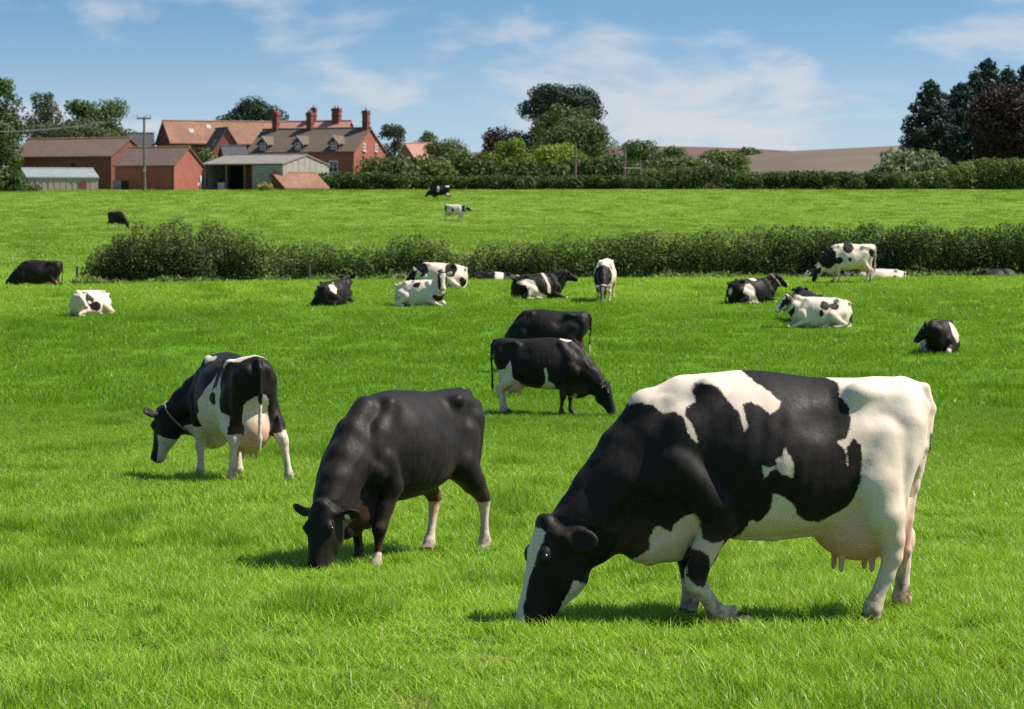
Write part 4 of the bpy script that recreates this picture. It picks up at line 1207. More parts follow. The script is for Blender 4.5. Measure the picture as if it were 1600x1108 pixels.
def coat_mat():
    m, t, b = mat('cow_coat')
    def attr(n):
        a = N(t, 'ShaderNodeAttribute', attribute_name=n); return a.outputs['Fac']
    tc = N(t, 'ShaderNodeTexCoord'); P = tc.outputs['Object']
    n1 = noise(t, P, 34.0, 4, 0.65)
    n2 = noise(t, P, 130.0, 3, 0.6)
    f = mth(t, 'ADD', attr('patt'), mth(t, 'ADD', mth(t, 'MULTIPLY', mth(t, 'SUBTRACT', n1, 0.5), 0.032), mth(t, 'MULTIPLY', mth(t, 'SUBTRACT', n2, 0.5), 0.016)))
    blk = mapr(t, f, -0.007, 0.007, 0, 1, smooth=True)
    big = mapr(t, noise(t, P, 3.2, 4, 0.6), 0.3, 0.7)
    white = mixc(t, big, (0.76, 0.64, 0.52), (0.70, 0.55, 0.425))
    spk = mapr(t, noise(t, P, 22.0, 5, 0.7), 0.60, 0.78)
    white = mixc(t, mth(t, 'MULTIPLY', spk, 0.25), white, (0.52, 0.40, 0.30))
    mpb = N(t, 'ShaderNodeMapping'); mpb.inputs['Scale'].default_value = (1.0, 1.0, 0.16)
    t.links.new(P, mpb.inputs[0])
    streak = mapr(t, noise(t, mpb.outputs[0], 42.0, 6, 0.8), 0.38, 0.66)
    black = mixc(t, big, (0.0055, 0.0046, 0.0046), (0.010, 0.0075, 0.006))
    black = mixc(t, mth(t, 'MULTIPLY', streak, 0.6), black, (0.024, 0.017, 0.012))
    white = mixc(t, mth(t, 'MULTIPLY', streak, 0.22), white, (0.50, 0.38, 0.28))
    c = mixc(t, blk, white, black)
    pk = attr('pink')
    c = mixc(t, mth(t, 'MULTIPLY', pk, mth(t, 'SUBTRACT', 1.0, mth(t, 'MULTIPLY', blk, 0.85))), c, (0.70, 0.37, 0.26))
    dn = mapr(t, noise(t, P, 16.0, 5, 0.7), 0.38, 0.62)
    c = mixc(t, mth(t, 'MULTIPLY', attr('dirt'), dn), c, (0.16, 0.095, 0.055))
    c = mixc(t, attr('hoof'), c, (0.075, 0.055, 0.042))
    t.links.new(c, b.inputs['Base Color'])
    t.links.new(mth(t, 'ADD', mapr(t, blk, 0, 1, 0.8, 0.46), mth(t, 'MULTIPLY', streak, 0.22)), b.inputs['Roughness'])
    t.links.new(mapr(t, blk, 0, 1, 0.12, 0.17), b.inputs['Specular IOR Level'])
    b.inputs['Sheen Weight'].default_value = 0.07; b.inputs['Sheen Roughness'].default_value = 0.45
    b.inputs['Sheen Tint'].default_value = (0.5, 0.4, 0.32, 1)
    # hair: short streaks running down the sides
    mp = N(t, 'ShaderNodeMapping'); mp.inputs['Scale'].default_value = (1.0, 1.0, 0.22)
    t.links.new(P, mp.inputs[0])
    hair = noise(t, mp.outputs[0], 150.0, 3, 0.7)
    mus = noise(t, P, 7.0, 4, 0.55)
    hgt = mth(t, 'ADD', mth(t, 'MULTIPLY', hair, 0.13), mth(t, 'ADD', mth(t, 'MULTIPLY', mus, 0.6), mth(t, 'MULTIPLY', n1, 0.0)))
    bump(t, b, hgt, 0.5, 0.016)
    return m
M_COAT = coat_mat()
M_EYE, _t, _b = mat('cow_eye')
_b.inputs['Base Color'].default_value = (0.012, 0.008, 0.006, 1); _b.inputs['Roughness'].default_value = 0.22

M_TAG_W = simple_mat('white_tag', (0.7, 0.68, 0.6), (0.8, 0.78, 0.7), 8, 0.45, 0)
M_TAG_B = simple_mat('teal_tag', (0.05, 0.42, 0.42), (0.06, 0.5, 0.48), 8, 0.45, 0)
M_STRAP = simple_mat('strap', (0.22, 0.15, 0.11), (0.32, 0.22, 0.17), 30, 0.7, 0.1)

def make_cow(spec):
    P, F, fr = cow_body(spec)
    x, y, z = P.T
    # noisy coordinates give the patches their ragged outline
    w = spec.get('warp', .085)
    sd = spec.get('seed', 1) * 3.7
    X = x + w * (fbm(x * 5 + sd, y * 5, z * 5, 3) - .5) * 2
    Y = y + w * (fbm(x * 5, y * 5 + sd + 9, z * 5, 3) - .5) * 2
    Z = z + w * (fbm(x * 5, y * 5, z * 5 + sd + 17, 3) - .5) * 2
    f = np.full(len(P), .3 if spec.get('base', 'b') == 'b' else -.3)
    d = P - fr['poll']; hs = fr['hs']
    ht, hu, hl = (d @ fr['A']) / hs, (d @ fr['U']) / hs, (d @ fr['L']) / hs
    head = (ht > -.06) & (np.abs(hl) < .28) & (hu > -.32) & (hu < .16) & (ht < .62)
    for col, kind, *a in spec.get('paint', ()):
        if kind == 'e':
            c, r = a[:2]
            q = np.sqrt(((X - c[0]) / r[0]) ** 2 + ((Y - c[1]) / r[1]) ** 2 + ((Z - c[2]) / r[2]) ** 2)
            s = (1 - q) * min(r)
            s = np.where(head, np.minimum(s, -.02), s)
        elif kind == 'p':
            s = poly_sd(x, z, a[0])
            if len(a) > 1 and a[1] != 0:
                s = np.minimum(s, a[1] * y + .02)
            s = np.where(head & ((ht > .0)), np.minimum(s, -.02), s)
        elif kind == 'below':
            s = a[0] - Z
            if len(a) > 1: s = np.minimum(s, np.minimum(X - a[1], a[2] - X))
            s = np.where(head, np.minimum(s, -.02), s)
        elif kind == 'blaze':          # half width at the brow, at mid face, at the muzzle
            ws = np.interp(ht, [.0, .03, .12, .28, .42, .50, .55], [.0, a[0] * 1.05, a[0], a[1], a[1], a[2], a[2]])
            s = np.where(hu > -.09, ws - np.abs(hl), -.05)
            s = np.minimum(s, ht - .02)
            s = np.where(head, s, -.3)
        elif kind == 'head':
            s = np.where(head, .16 - np.sqrt(hl ** 2 + (hu + .08) ** 2), -.08)
            s = np.minimum(s, ht + .03)
        elif kind == 'jaw':
            s = np.where(head, np.minimum(-hu - a[0] - .35 * np.maximum(.20 - ht, 0) , ht - .22), -.3)
        f = np.maximum(f, s) if col == 'b' else np.minimum(f, -s)
    f = np.clip(f, -.15, .15)
    pink = np.zeros(len(P)); hoof = np.zeros(len(P)); dirt = np.zeros(len(P))
    lying = spec.get('lying', False)
    if not lying:
        pink = np.maximum(pink, smooth01(.235 - np.sqrt(((x + .5) / 1.5) ** 2 + (y / 1.1) ** 2 + ((z - .52) / 1.3) ** 2), -.03, .06) * .85)
        pink = np.maximum(pink, smooth01(.66 - z, 0, .2) * smooth01(z, .36, .46) * .32 * (~head))
        pink = np.maximum(pink, ((z < .41) & (x < -.25) & (x > -.62) & (np.abs(y) < .12) & (z > .28)) * .75)
        dirt = (smooth01(.36 - z, 0, .26) * 1.15 + smooth01(-x, .55, .8) * smooth01(1.0 - z, 0, .5) * .35) * (~head) * spec.get('dirty', .6)
    mz = head & (ht > .5)
    pink = np.where(mz, np.maximum(pink, smooth01(ht, .49, .53) * .55), pink)
    for hp in fr['hooves']:
        q = np.sqrt(((x - hp[0]) / .085) ** 2 + ((y - hp[1]) / .07) ** 2 + ((z - hp[2]) / .055) ** 2)
        hoof = np.maximum(hoof, smooth01(1.12 - q, 0, .12))
    inside = [np.sqrt((((d - (fr['H'](.545, -.018, s * .046) - fr['poll'])) / .022) ** 2).sum(1)) for s in (-1, 1)]
    for q in inside: hoof = np.maximum(hoof, smooth01(1 - q, 0, .3) * .9)
    # loose skin and muscle: gentle swells, folds across the neck and brisket, faint ribs
    e1 = P[F[:, 1]] - P[F[:, 0]]; e2 = P[F[:, 3]] - P[F[:, 0]]
    fn = np.cross(e1, e2); vn = np.zeros_like(P)
    for q in range(3):
        for k in range(4): vn[:, q] += np.bincount(F[:, k], fn[:, q], len(P))
    vn /= np.linalg.norm(vn, axis=1)[:, None] + 1e-12
    body_w = np.where(head, .35, 1.0)
    dsp = (fbm(x * 6 + sd, y * 6, z * 6, 2) - .5) * .016
    nk = smooth01(x, .50, .80) * (1 - smooth01(ht, -.25, -.02) * head)
    fold = x * .75 + z * .65 if not lying else x * .9 - z * .3
    dsp += nk * (vnoise(fold * 22 + (fbm(x * 4, y * 4, z * 4, 2) - .5) * 5, y * 3 + sd, z * 2) - .5) * .014
    rib = smooth01(x, -.25, -.05) * (1 - smooth01(x, .30, .45)) * smooth01(np.abs(y), .2, .32)
    dsp += rib * np.sin((x + .18 * z) * 62) * .0014
    P = P + vn * (dsp * body_w)[:, None]
    me = mesh_np('body', P, F)
    for nm, val in (('patt', f), ('pink', pink), ('hoof', hoof), ('dirt', dirt)):
        at_ = me.attributes.new(nm, 'FLOAT', 'POINT'); at_.data.foreach_set('value', np.asarray(val, np.float32))
    root = empty('cow', spec['loc'], R(spec['rz']))
    # stand square on the slope
    c, rz, sc = Vector(spec['loc']), R(spec['rz']), spec.get('s', 1.0)
    fw = Vector((math.cos(rz), math.sin(rz), 0)); lf = Vector((-fw.y, fw.x, 0))
    gz = lambda p: float(ground(p.x, p.y))
    ax = fw * 1.2 + Vector((0, 0, (gz(c + fw * .6) - gz(c - fw * .6)) * spec.get('tilt', 1.0) - spec.get('nose', 0.0)))
    ay = lf * .6 + Vector((0, 0, gz(c + lf * .3) - gz(c - lf * .3))) * .5
    az = ax.cross(ay).normalized(); ax.normalize(); ay = az.cross(ax)
    c = c - az * spec.get('sink', .02)
    root.matrix_world = Matrix(((ax.x*sc, ay.x*sc, az.x*sc, c.x), (ax.y*sc, ay.y*sc, az.y*sc, c.y), (ax.z*sc, ay.z*sc, az.z*sc, c.z), (0, 0, 0, 1)))
    tag(root, spec['label'], 'cow', spec.get('group', 'cows standing and grazing'))
    link('body', me, M_COAT, root, smooth=True)
    if vox_eye(spec):
        for s in (-1, 1):
            c = fr['H'](.15, .018, s * .108)
            me2 = _eye_mesh()
            e = bpy.data.objects.new('eye', me2); COL.objects.link(e); e.parent = root
            e.location = c; e.scale = (spec.get('hs', 1.0) * .021,) * 3
    H = fr['H']
    for kind, s in spec.get('tags', ()):
        mb = MB()
        ea, eu, el = spec.get('ears', {1: (-.25, -.12, .9), -1: (-.25, -.12, .9)})[s]
        dd = fr['A'] * ea + fr['U'] * eu + fr['L'] * (s * el); dd /= np.linalg.norm(dd)
        c = Vector(H(.035, -.02, s * .09) + dd * .11 * hs + (fr['U'] * .55 + fr['A'] * .75) * .022)
        u = Vector(fr['L']); v = Vector(fr['A'] * .6 - fr['U'] * .8).normalized()
        off = Vector(fr['A'] * .75 + fr['U'] * .6) * .008
        mb.prism([c + u * a * .018 + v * b_ * .6 for a, b_ in ((-.6, -.035), (.6, -.035), (1, -.01), (1, .04), (-1, .04), (-1, -.01))], off)
        mb.build('ear_tag', {'y': M_TAG_Y, 'w': M_TAG_W, 't': M_TAG_B}[kind], root)
    if 'collar' in spec:
        collar(root, P, spec['collar'])
    return root

_EYE = []
def _eye_mesh():
    if not _EYE:
        import bmesh
        bm = bmesh.new(); bmesh.ops.create_uvsphere(bm, u_segments=12, v_segments=8, radius=1.0)
        me = bpy.data.meshes.new('eye'); bm.to_mesh(me); bm.free()
        me.materials.append(M_EYE)
        me.polygons.foreach_set('use_smooth', np.ones(len(me.polygons), bool))
        _EYE.append(me)
    return _EYE[0]
def vox_eye(spec): return spec['vox'] < .027

def collar(root, P, cl):
    """strap round the neck: ring that follows the body section in the plane through c with normal n"""
    c, n, rad, width = np.array(cl[0], float), np.array(cl[1], float), cl[2], cl[3]
    n /= np.linalg.norm(n)
    d = P - c; h = d @ n
    sel = P[(np.abs(h) < .02) & (np.linalg.norm(d, axis=1) < rad)]
    a = np.cross(n, (0, 1, 0)); a /= np.linalg.norm(a); b = np.cross(n, a)
    q = sel - c
    ang = np.arctan2(q @ b, q @ a); rr = np.hypot(q @ a, q @ b)
    M = 40; ring = []
    for i in range(M):
        w = -math.pi + (i + .5) * 2 * math.pi / M
        k = np.abs(((ang - w + math.pi) % (2 * math.pi)) - math.pi) < math.pi / M * 1.6
        ring.append(np.max(rr[k]) if k.any() else np.nan)
    ring = np.array(ring)
    ok = ~np.isnan(ring)
    ring = np.interp(np.arange(M), np.arange(M)[ok], ring[ok]) + .008
    v = []; f = []
    for i in range(M):
        w = -math.pi + (i + .5) * 2 * math.pi / M
        dirv = a * math.cos(w) + b * math.sin(w)
        for e, o in ((-1, 0), (-1, .008), (1, .008), (1, 0)):
            v.append(c + dirv * (ring[i] + o) + n * e * width / 2)
    for i in range(M):
        j = (i + 1) % M
        for k in range(4):
            f.append((i*4+k, i*4+(k+1) % 4, j*4+(k+1) % 4, j*4+k))
    link('collar', mesh_np('collar', np.array(v), np.array(f)), M_STRAP, root)
# ------------------------------------------------------------------ the herd
def zm(u, v):            # enlarged view of the big cow -> its own x (forward) and z
    return ((1000 - u) / 613.0, (965 - v) / 613.0)
def zpoly(*pts): return [zm(*p) for p in pts]
def std_legs(f1=0, f2=0, h1=0, h2=0):
    """swing of left/right fore and hind feet, forward positive"""
    return [dict(j=fore_leg(1, f1)), dict(j=fore_leg(-1, f2)), dict(j=hind_leg(1, h1)), dict(j=hind_leg(-1, h2))]

HERO_PAINT = [
    ('w', 'p', zpoly((455,180),(470,197),(500,190),(540,195),(575,226),(610,218),(635,240),(645,290),(672,320),(680,318),(662,270),(638,225),(645,205),(680,182),(672,145),(690,122),(735,125),(765,145),(795,185),(822,220),(832,283),(846,265),(836,192),(865,182),(905,205),(925,226),(960,205),(968,185),(940,155),(900,125),(870,95),(850,65),(840,20),(600,20),(450,100))),
    ('w', 'p', zpoly((887,395),(895,440),(915,415),(935,405),(955,425),(995,437),(993,385),(965,337),(955,365),(935,375),(937,395),(915,402))),
    ('w', 'p', zpoly((1120,30),(1137,90),(1195,125),(1183,165),(1210,205),(1212,250),(1195,305),(1160,318),(1185,345),(1195,400),(1192,340),(1215,308),(1245,330),(1250,380),(1238,460),(1220,530),(1180,560),(1140,580),(1110,598),(1060,590),(1020,570),(1005,535),(960,500),(928,490),(925,545),(900,585),(885,592),(862,580),(840,640),(800,670),(780,700),(790,1100),(1700,1100),(1700,0))),
    ('w', 'p', zpoly((470,735),(530,690),(528,640),(555,605),(575,615),(600,632),(612,600),(645,572),(668,563),(690,590),(695,645),(725,662),(768,655),(770,680),(745,715),(728,746),(718,705),(690,682),(665,682),(650,730),(645,772),(600,860),(470,800))),
    ('w', 'p', zpoly((630,772),(645,772),(662,796),(682,808),(702,814),(724,786),(735,780),(950,1100),(560,1100))),
    ('b', 'p', zpoly((1531,300),(1590,300),(1560,430),(1525,520),(1490,520),(1514,410))),
    ('w', 'blaze', .070, .030, .075), ('w', 'jaw', .165),
]
hero_neck = [
    [(.58, 0, 1.31, .09), (.76, 0, 1.24, .085), (.93, .0, 1.03, .085), (1.08, .02, .80, .08), (1.24, .05, .60, .075)],
    [(.70, 0, .98, .22), (.90, .01, .82, .19), (1.08, .03, .63, .14), (1.24, .05, .48, .12)],
    [(.76, 0, .64, .16), (.92, .01, .58, .125), (1.06, .03, .47, .10), (1.16, .04, .40, .09)],
]
hero_fore = [(.62, .195, .92, .13), (.42, .225, .70, .12), (.385, .225, .62, .098), (.47, .21, .44, .072), (.515, .205, .325, .062), (.515, .205, .26, .057), (.465, .205, .20, .042), (.40, .205, .105, .048), (.345, .205, .085, .050)]
hero_fore2 = [(.62, -.195, .92, .125), (.48, -.21, .70, .105), (.49, -.20, .43, .056), (.48, -.20, .37, .058), (.475, -.19, .18, .035), (.47, -.19, .11, .050), (.475, -.19, .075, .046)]
hero_hind = [(-.55, .11, 1.04, .18), (-.50, .19, .82, .155), (-.555, .215, .64, .115), (-.60, .21, .50, .075), (-.605, .205, .41, .060), (-.575, .20, .30, .046), (-.515, .20, .16, .042), (-.495, .20, .11, .052), (-.49, .20, .07, .050)]
hero_hind2 = [(-.55, -.11, 1.04, .18), (-.48, -.19, .82, .145), (-.63, -.215, .64, .10), (-.775, -.205, .49, .062), (-.795, -.20, .44, .056), (-.79, -.20, .31, .042), (-.785, -.20, .16, .040), (-.78, -.20, .11, .053), (-.775, -.20, .07, .050)]

def hero(): 
    return make_cow(dict(
        label='big black and white cow grazing with a lifted forefoot, white rump and full udder', vox=.0105,
        loc=on_ground(1215, 972), rz=188, s=.985, poll=(1.325, .06, .575), pitch=73, yaw=14, hs=1.12,
        ears={1: (-.10, -.95, .55), -1: (-.2, -.3, .9)}, earn={1: (.35, 1.0, .1), -1: (1, -.2, .3)}, neck=hero_neck,
        legs=[dict(j=hero_fore, hoof=(-.10, 0, -.035)), dict(j=hero_fore2, hoof=(.03, 0, -.05)), dict(j=hero_hind, hoof=(.045, 0, -.045)), dict(j=hero_hind2, hoof=(.04, 0, -.045))],
        tail=[(-.72, 0, 1.36, .045), (-.85, 0, 1.335, .032), (-.885, .02, 1.22, .026), (-.845, .06, 1.0, .021), (-.775, .08, .78, .019), (-.735, .09, .60, .026), (-.72, .09, .42, .034), (-.715, .09, .30, .012)],
        paint=HERO_PAINT, warp=0.0, dirty=.75, udder=1.2, dewlap=.0))
def lie_legs(s, ext=False):
    """folded legs of a lying cow, hind legs lying out to side s"""
    L = []
    for q in (-1, 1):
        if ext and q == s:
            L.append(dict(j=[(.62, q*.22, .46, .13), (.50, q*.28, .24, .10), (.74, q*.30, .14, .06), (.80, q*.30, .11, .056), (.98, q*.30, .06, .04), (1.04, q*.30, .05, .045)], hoof=(.07, 0, -.01)))
        else:
            L.append(dict(j=[(.62, q*.22, .46, .13), (.50, q*.28, .24, .10), (.80, q*.25, .13, .06), (.84, q*.24, .10, .056), (.70, q*.27, .05, .04), (.64, q*.28, .05, .042)], hoof=(-.06, 0, -.01)))
    L.append(dict(j=[(-.52, s*.22, .44, .20), (-.24, s*.40, .34, .15), (-.42, s*.47, .20, .10), (-.60, s*.47, .12, .064), (-.56, s*.49, .08, .052), (-.34, s*.54, .05, .042), (-.26, s*.55, .05, .045)], hoof=(.07, 0, -.01)))
    L.append(dict(j=[(-.52, -s*.20, .42, .20), (-.26, -s*.34, .24, .14), (-.5, -s*.34, .1, .07)], hoof=(-.02, 0, -.02)))
    L.append(dict(j=[(-.10, s*.40, .08, .05), (.04, s*.47, .05, .042), (.08, s*.48, .05, .042)], hoof=(.06, 0, -.01)))
    return L

def deep(px, Y, dz=0.0):
    p = at(px, 400, Y)
    return Vector((p.x, Y, float(ground(p.x, Y)) + dz))

STAND_G = 'cows standing and grazing'
LIE_G = 'cows lying in the grass'
FAR_G = 'cows in the far field beyond the hedge'
GRZ = dict(poll=(1.27, 0, .62), pitch=74)

def herd():
    hero()
    out = []
    def cow(**k):
        out.append(make_cow(k)); return out[-1]
    cow(label='glossy all-black cow grazing, with white hind shanks', group=STAND_G, vox=.014, loc=on_ground(640, 875), rz=236, s=.92, dewlap=.14, tilt=.85, nose=.03, sink=.05,
        poll=(1.26, .10, .60), pitch=74, yaw=10, hs=1.05, ears={1: (-.1, -.6, .7), -1: (-.2, -.35, .9)}, udder=.0, tags=[('w', 1)],
        legs=std_legs(.22, -.14, -.14, .12),
        trunk=[(a, b, c + (.06 if -.5 < a < .6 else .02), w * .89, e) for a, b, c, w, e in STAND],
        tail=[(-.72, 0, 1.36, .045), (-.84, 0, 1.345, .032), (-.885, 0, 1.26, .028), (-.89, -.03, 1.0, .024), (-.90, -.16, .76, .026), (-.95, -.30, .70, .03), (-1.0, -.38, .69, .012)],
        paint=[('w', 'p', [(-.95, .47), (-.4, .45), (-.4, -.1), (-.95, -.1)]), ('w', 'e', (.74, .22, .04), (.16, .14, .18)), ('w', 'e', (-.15, 0, .50), (.45, .16, .12)), ('w', 'e', (-1.0, -.38, .69), (.12, .12, .1))], seed=2)
    cow(label='black and white cow seen from behind, head turned low, tail hanging over a full udder', group=STAND_G, vox=.014, loc=on_ground(366, 752), rz=115, s=1.0,
        poll=(1.10, .46, .76), pitch=74, yaw=22, hs=1.05, collar=((1.01, .36, .78), (.5, .42, -.6), .30, .02), tags=[('t', 1)],
        ears={1: (-.35, .05, 1.0), -1: (-.25, -.12, .9)},
        legs=[dict(j=fore_leg(1, .06)), dict(j=fore_leg(-1, -.12)), dict(j=hind_leg(1, .12, .02)), dict(j=hind_leg(-1, -.16, .17))], udder=1.28, base='b', warp=.06, seed=3,
        paint=[('w', 'below', .56, -1.2, .2), ('w', 'below', .62, .2, .8), ('w', 'p', [(-.62, .4), (-.60, .74), (-.50, .80), (-.44, .96), (-.36, 1.22), (-.33, 1.08), (-.24, 1.02), (-.18, 1.20), (-.06, .98), (.10, .90), (.08, .80), (.22, .74), (.22, .62), (.34, .5)]),
               ('b', 'e', (-.28, .35, .95), (.05, .2, .08)), ('w', 'e', (-.72, 0, .74), (.2, .17, .30)), ('w', 'p', [(-.86, 1.5), (-.70, 1.34), (-.52, 1.34), (-.40, 1.24), (-.50, 1.40), (-.58, 1.5)]),
               ('w', 'e', (.30, .16, 1.36), (.16, .05, .06)), ('b', 'e', (-.62, -.28, .52), (.1, .1, .10)), ('w', 'p', [(-1.0, .2), (-.85, .2), (-.84, .88), (-1.0, .88)]), ('w', 'jaw', .1)])
    cow(label='black cow grazing with white hind leg, udder and a small white withers mark', group=STAND_G, vox=.017, loc=on_ground(840, 648), rz=-12, s=.94,
        poll=(1.27, -.05, .62), pitch=70, yaw=-8, legs=std_legs(.06, -.05, .0, .04), udder=1.0, warp=.06, seed=4, tags=[('w', -1)],
        paint=[('w', 'p', [(-.95, .90), (-.80, .90), (-.70, .82), (-.56, .86), (-.47, 1.02), (-.44, .88), (-.42, .70), (-.28, .56), (-.08, .50), (.05, .50), (.18, .62), (.20, .74), (.17, .88), (.21, .92), (.24, .80), (.24, .66), (.33, .62), (.36, .54), (.28, .52), (.30, .35), (-.4, .3), (-.4, -.2), (-1.0, -.2)]),
               ('b', 'p', [(-1.0, .45), (-.80, .45), (-.84, 1.3), (-1.0, 1.3)]), ('w', 'e', (.66, 0, .47), (.17, .14, .12)), ('w', 'e', (.50, 0, 1.41), (.10, .12, .05)), ('w', 'p', [(.4, .05), (.49, .05), (.5, .5), (.44, .5)], 1)])
    cow(label='all-black cow grazing half hidden behind another black cow', group=STAND_G, vox=.02, loc=on_ground(860, 582), rz=176, s=1.02,
        poll=(1.06, -.30, .62), pitch=74, yaw=-40, legs=std_legs(.05, -.05, -.05, .08), udder=.95, paint=[('w', 'e', (-.48, 0, .62), (.12, .3, .17)), ('w', 'p', [(-1., .3), (-.8, .3), (-.8, .66), (-1., .66)]), ('w', 'p', [(-.34, .56), (-.40, .84), (-.30, .64)])], seed=5)
    # ---- lying cows of the near field
    cow(label='white cow lying in the grass with a black neck patch, near the big left bush', group=LIE_G, vox=.019, loc=on_ground(142, 493), rz=238, s=.92, lying=True,
        poll=(.86, .34, .80), pitch=50, yaw=80, legs=lie_legs(1), base='w', seed=6, paint=[('b', 'e', (.50, .25, .60), (.24, .4, .26)), ('b', 'e', (.22, .4, .35), (.20, .25, .18)), ('w', 'e', (.42, .4, .52), (.08, .2, .08))])
    cow(label='black cow grazing alone at the hedge end, legs hidden by the rise', group=STAND_G, vox=.026, loc=deep(62, 104.5), rz=178, s=1.06, **GRZ, legs=std_legs(.1, -.1, .05, -.12), seed=7,
        paint=[('w', 'e', (-.5, 0, .5), (.25, .3, .18)), ('w', 'e', (-.35, .0, 1.42), (.05, .05, .03))])
    cow(label='black cow lying with its back turned, a white splash on its side', group=LIE_G, vox=.019, loc=on_ground(521, 477), rz=62, s=.95, lying=True,
        poll=(1.0, .05, .98), pitch=25, yaw=15, legs=lie_legs(1), seed=8, paint=[('w', 'e', (-.10, .32, .66), (.30, .26, .16)), ('w', 'e', (-.28, .40, .40), (.14, .25, .24)), ('w', 'e', (-.5, -.30, .62), (.14, .16, .22))])
    cow(label='white lying cow looking round with a white-blazed face and black eye patches', group=LIE_G, vox=.017, loc=on_ground(654, 478), rz=-24, s=.97, lying=True,
        poll=(.96, -.10, 1.14), hs=1.12, pitch=64, yaw=-64, legs=lie_legs(-1, True), base='w', seed=9, tags=[('y', -1)],
        paint=[('b', 'head'), ('b', 'e', (.84, -.16, .36), (.22, .28, .20)), ('b', 'e', (.08, -.3, .74), (.13, .2, .09)), ('b', 'e', (-.12, -.2, .84), (.08, .12, .05)), ('w', 'blaze', .085, .06, .085), ('w', 'e', (.9, -.3, .05), (.3, .2, .1))])
    cow(label='white and black cow lying with its chin low, behind the white-faced cow', group=LIE_G, vox=.024, loc=on_ground(692, 450), rz=176, s=1.03, lying=True,
        poll=(1.02, .05, .66), pitch=55, yaw=5, legs=lie_legs(1), base='w', seed=10,
        paint=[('b', 'e', (.72, 0, .60), (.28, .5, .30)), ('b', 'e', (.06, .2, .58), (.10, .5, .12)), ('b', 'e', (-.30, .2, .66), (.22, .5, .30)), ('b', 'e', (-.72, .3, .25), (.12, .4, .18)), ('b', 'head'), ('w', 'blaze', .06, .04, .07)])
    cow(label='dark cow with a white saddle lying low against the hedge foot', group=LIE_G, vox=.028, loc=deep(779, 104), rz=184, s=1.0, lying=True,
        poll=(1.0, .05, .80), pitch=45, yaw=0, legs=lie_legs(1), seed=11, paint=[('w', 'e', (.0, .2, .7), (.17, .6, .5)), ('w', 'e', (-.86, 0, .6), (.10, .3, .2))])
    cow(label='black lying cow with white thigh and a thin white belt behind the shoulder', group=LIE_G, vox=.017, loc=on_ground(838, 467), rz=16, s=.98, lying=True,
        poll=(1.02, -.03, .98), pitch=33, yaw=-12, legs=lie_legs(-1, True), seed=12, warp=.06,
        paint=[('w', 'p', [(-.75, .62), (-.45, .72), (-.20, .66), (-.12, .45), (.02, .25), (.25, .15), (.3, -.1), (-.55, -.1), (-.42, .3), (-.50, .50), (-.75, .55)], -1), ('w', 'p', [(.12, .95), (.22, .95), (.30, .70), (.40, .45), (.42, .2), (.28, .25), (.28, .50), (.20, .72)], -1), ('w', 'e', (1.06, -.3, .05), (.12, .12, .1))])
    cow(label='white and black cow grazing head-on, black forequarters and white back', group=STAND_G, vox=.018, loc=on_ground(946, 470), rz=262, s=.98,
        poll=(1.22, .05, .60), pitch=76, yaw=0, legs=std_legs(.12, -.10, 0, 0), base='w', seed=13,
        paint=[('b', 'e', (.95, 0, .95), (.42, .5, .42)), ('b', 'e', (.42, .22, 1.2), (.10, .1, .18)), ('b', 'head'), ('b', 'e', (.55, -.2, .6), (.2, .14, .25)), ('w', 'blaze', .05, .03, .06)])
    cow(label='black lying cow with a white thigh patch, brown collar and white muzzle', group=LIE_G, vox=.017, loc=on_ground(1172, 474), rz=22, s=.93, lying=True,
        poll=(1.02, -.05, 1.0), pitch=42, yaw=-22, legs=lie_legs(-1), seed=14, warp=.06, collar=((.92, -.02, .82), (.7, 0, .6), .36, .06),
        paint=[('w', 'p', [(-.52, .42), (-.34, .70), (-.18, .72), (-.06, .55), (-.02, .3), (.1, .15), (.1, -.1), (-.3, -.1), (-.32, .32), (-.45, .36)], -1), ('w', 'e', (.02, -.1, .86), (.12, .22, .10)), ('w', 'e', (-.80, -.1, .45), (.08, .1, .14)), ('w', 'e', (.80, -.25, .05), (.14, .14, .1)), ('w', 'blaze', .03, .03, .075)])
    cow(label='white lying cow with black back spots, black eye patch and dark collar', group=LIE_G, vox=.018, loc=on_ground(1284, 511), rz=184, s=.98, lying=True,
        poll=(1.05, .08, .92), pitch=48, yaw=14, legs=lie_legs(1, True), base='w', seed=15, warp=.06, collar=((.94, .04, .76), (.75, .08, .6), .36, .055), tags=[('t', 1)],
        paint=[('b', 'head'), ('b', 'e', (.90, .06, .70), (.12, .4, .36)), ('b', 'e', (-.02, .3, .66), (.14, .5, .13)), ('b', 'e', (.10, .4, .46), (.07, .3, .10)), ('b', 'e', (-.28, .3, .64), (.16, .5, .10)), ('b', 'e', (-.90, .1, .2), (.12, .3, .2)), ('w', 'blaze', .075, .065, .09), ('w', 'jaw', .10)])
    cow(label='black cow lying hidden behind the spotted white cow, only its head and back showing', group=LIE_G, vox=.026, loc=on_ground(1264, 503), rz=100, s=1.0, lying=True,
        poll=(.98, 0, .92), pitch=30, yaw=10, legs=lie_legs(1), seed=16, paint=[('w', 'blaze', .05, .04, .05)])
    cow(label='black lying cow facing front with a white shoulder and pale side, apart from the others', group=LIE_G, vox=.017, loc=on_ground(1470, 552), rz=257, s=.98, lying=True,
        poll=(.86, -.32, .80), pitch=52, yaw=-75, legs=lie_legs(-1), seed=17, tags=[('y', 1)], paint=[('w', 'e', (.15, .33, .60), (.30, .22, .34)), ('w', 'e', (.10, -.48, .32), (.65, .24, .38)), ('w', 'blaze', .05, .04, .06), ('w', 'e', (.85, .3, .06), (.15, .14, .10)), ('w', 'e', (.75, -.3, .06), (.12, .14, .10))])
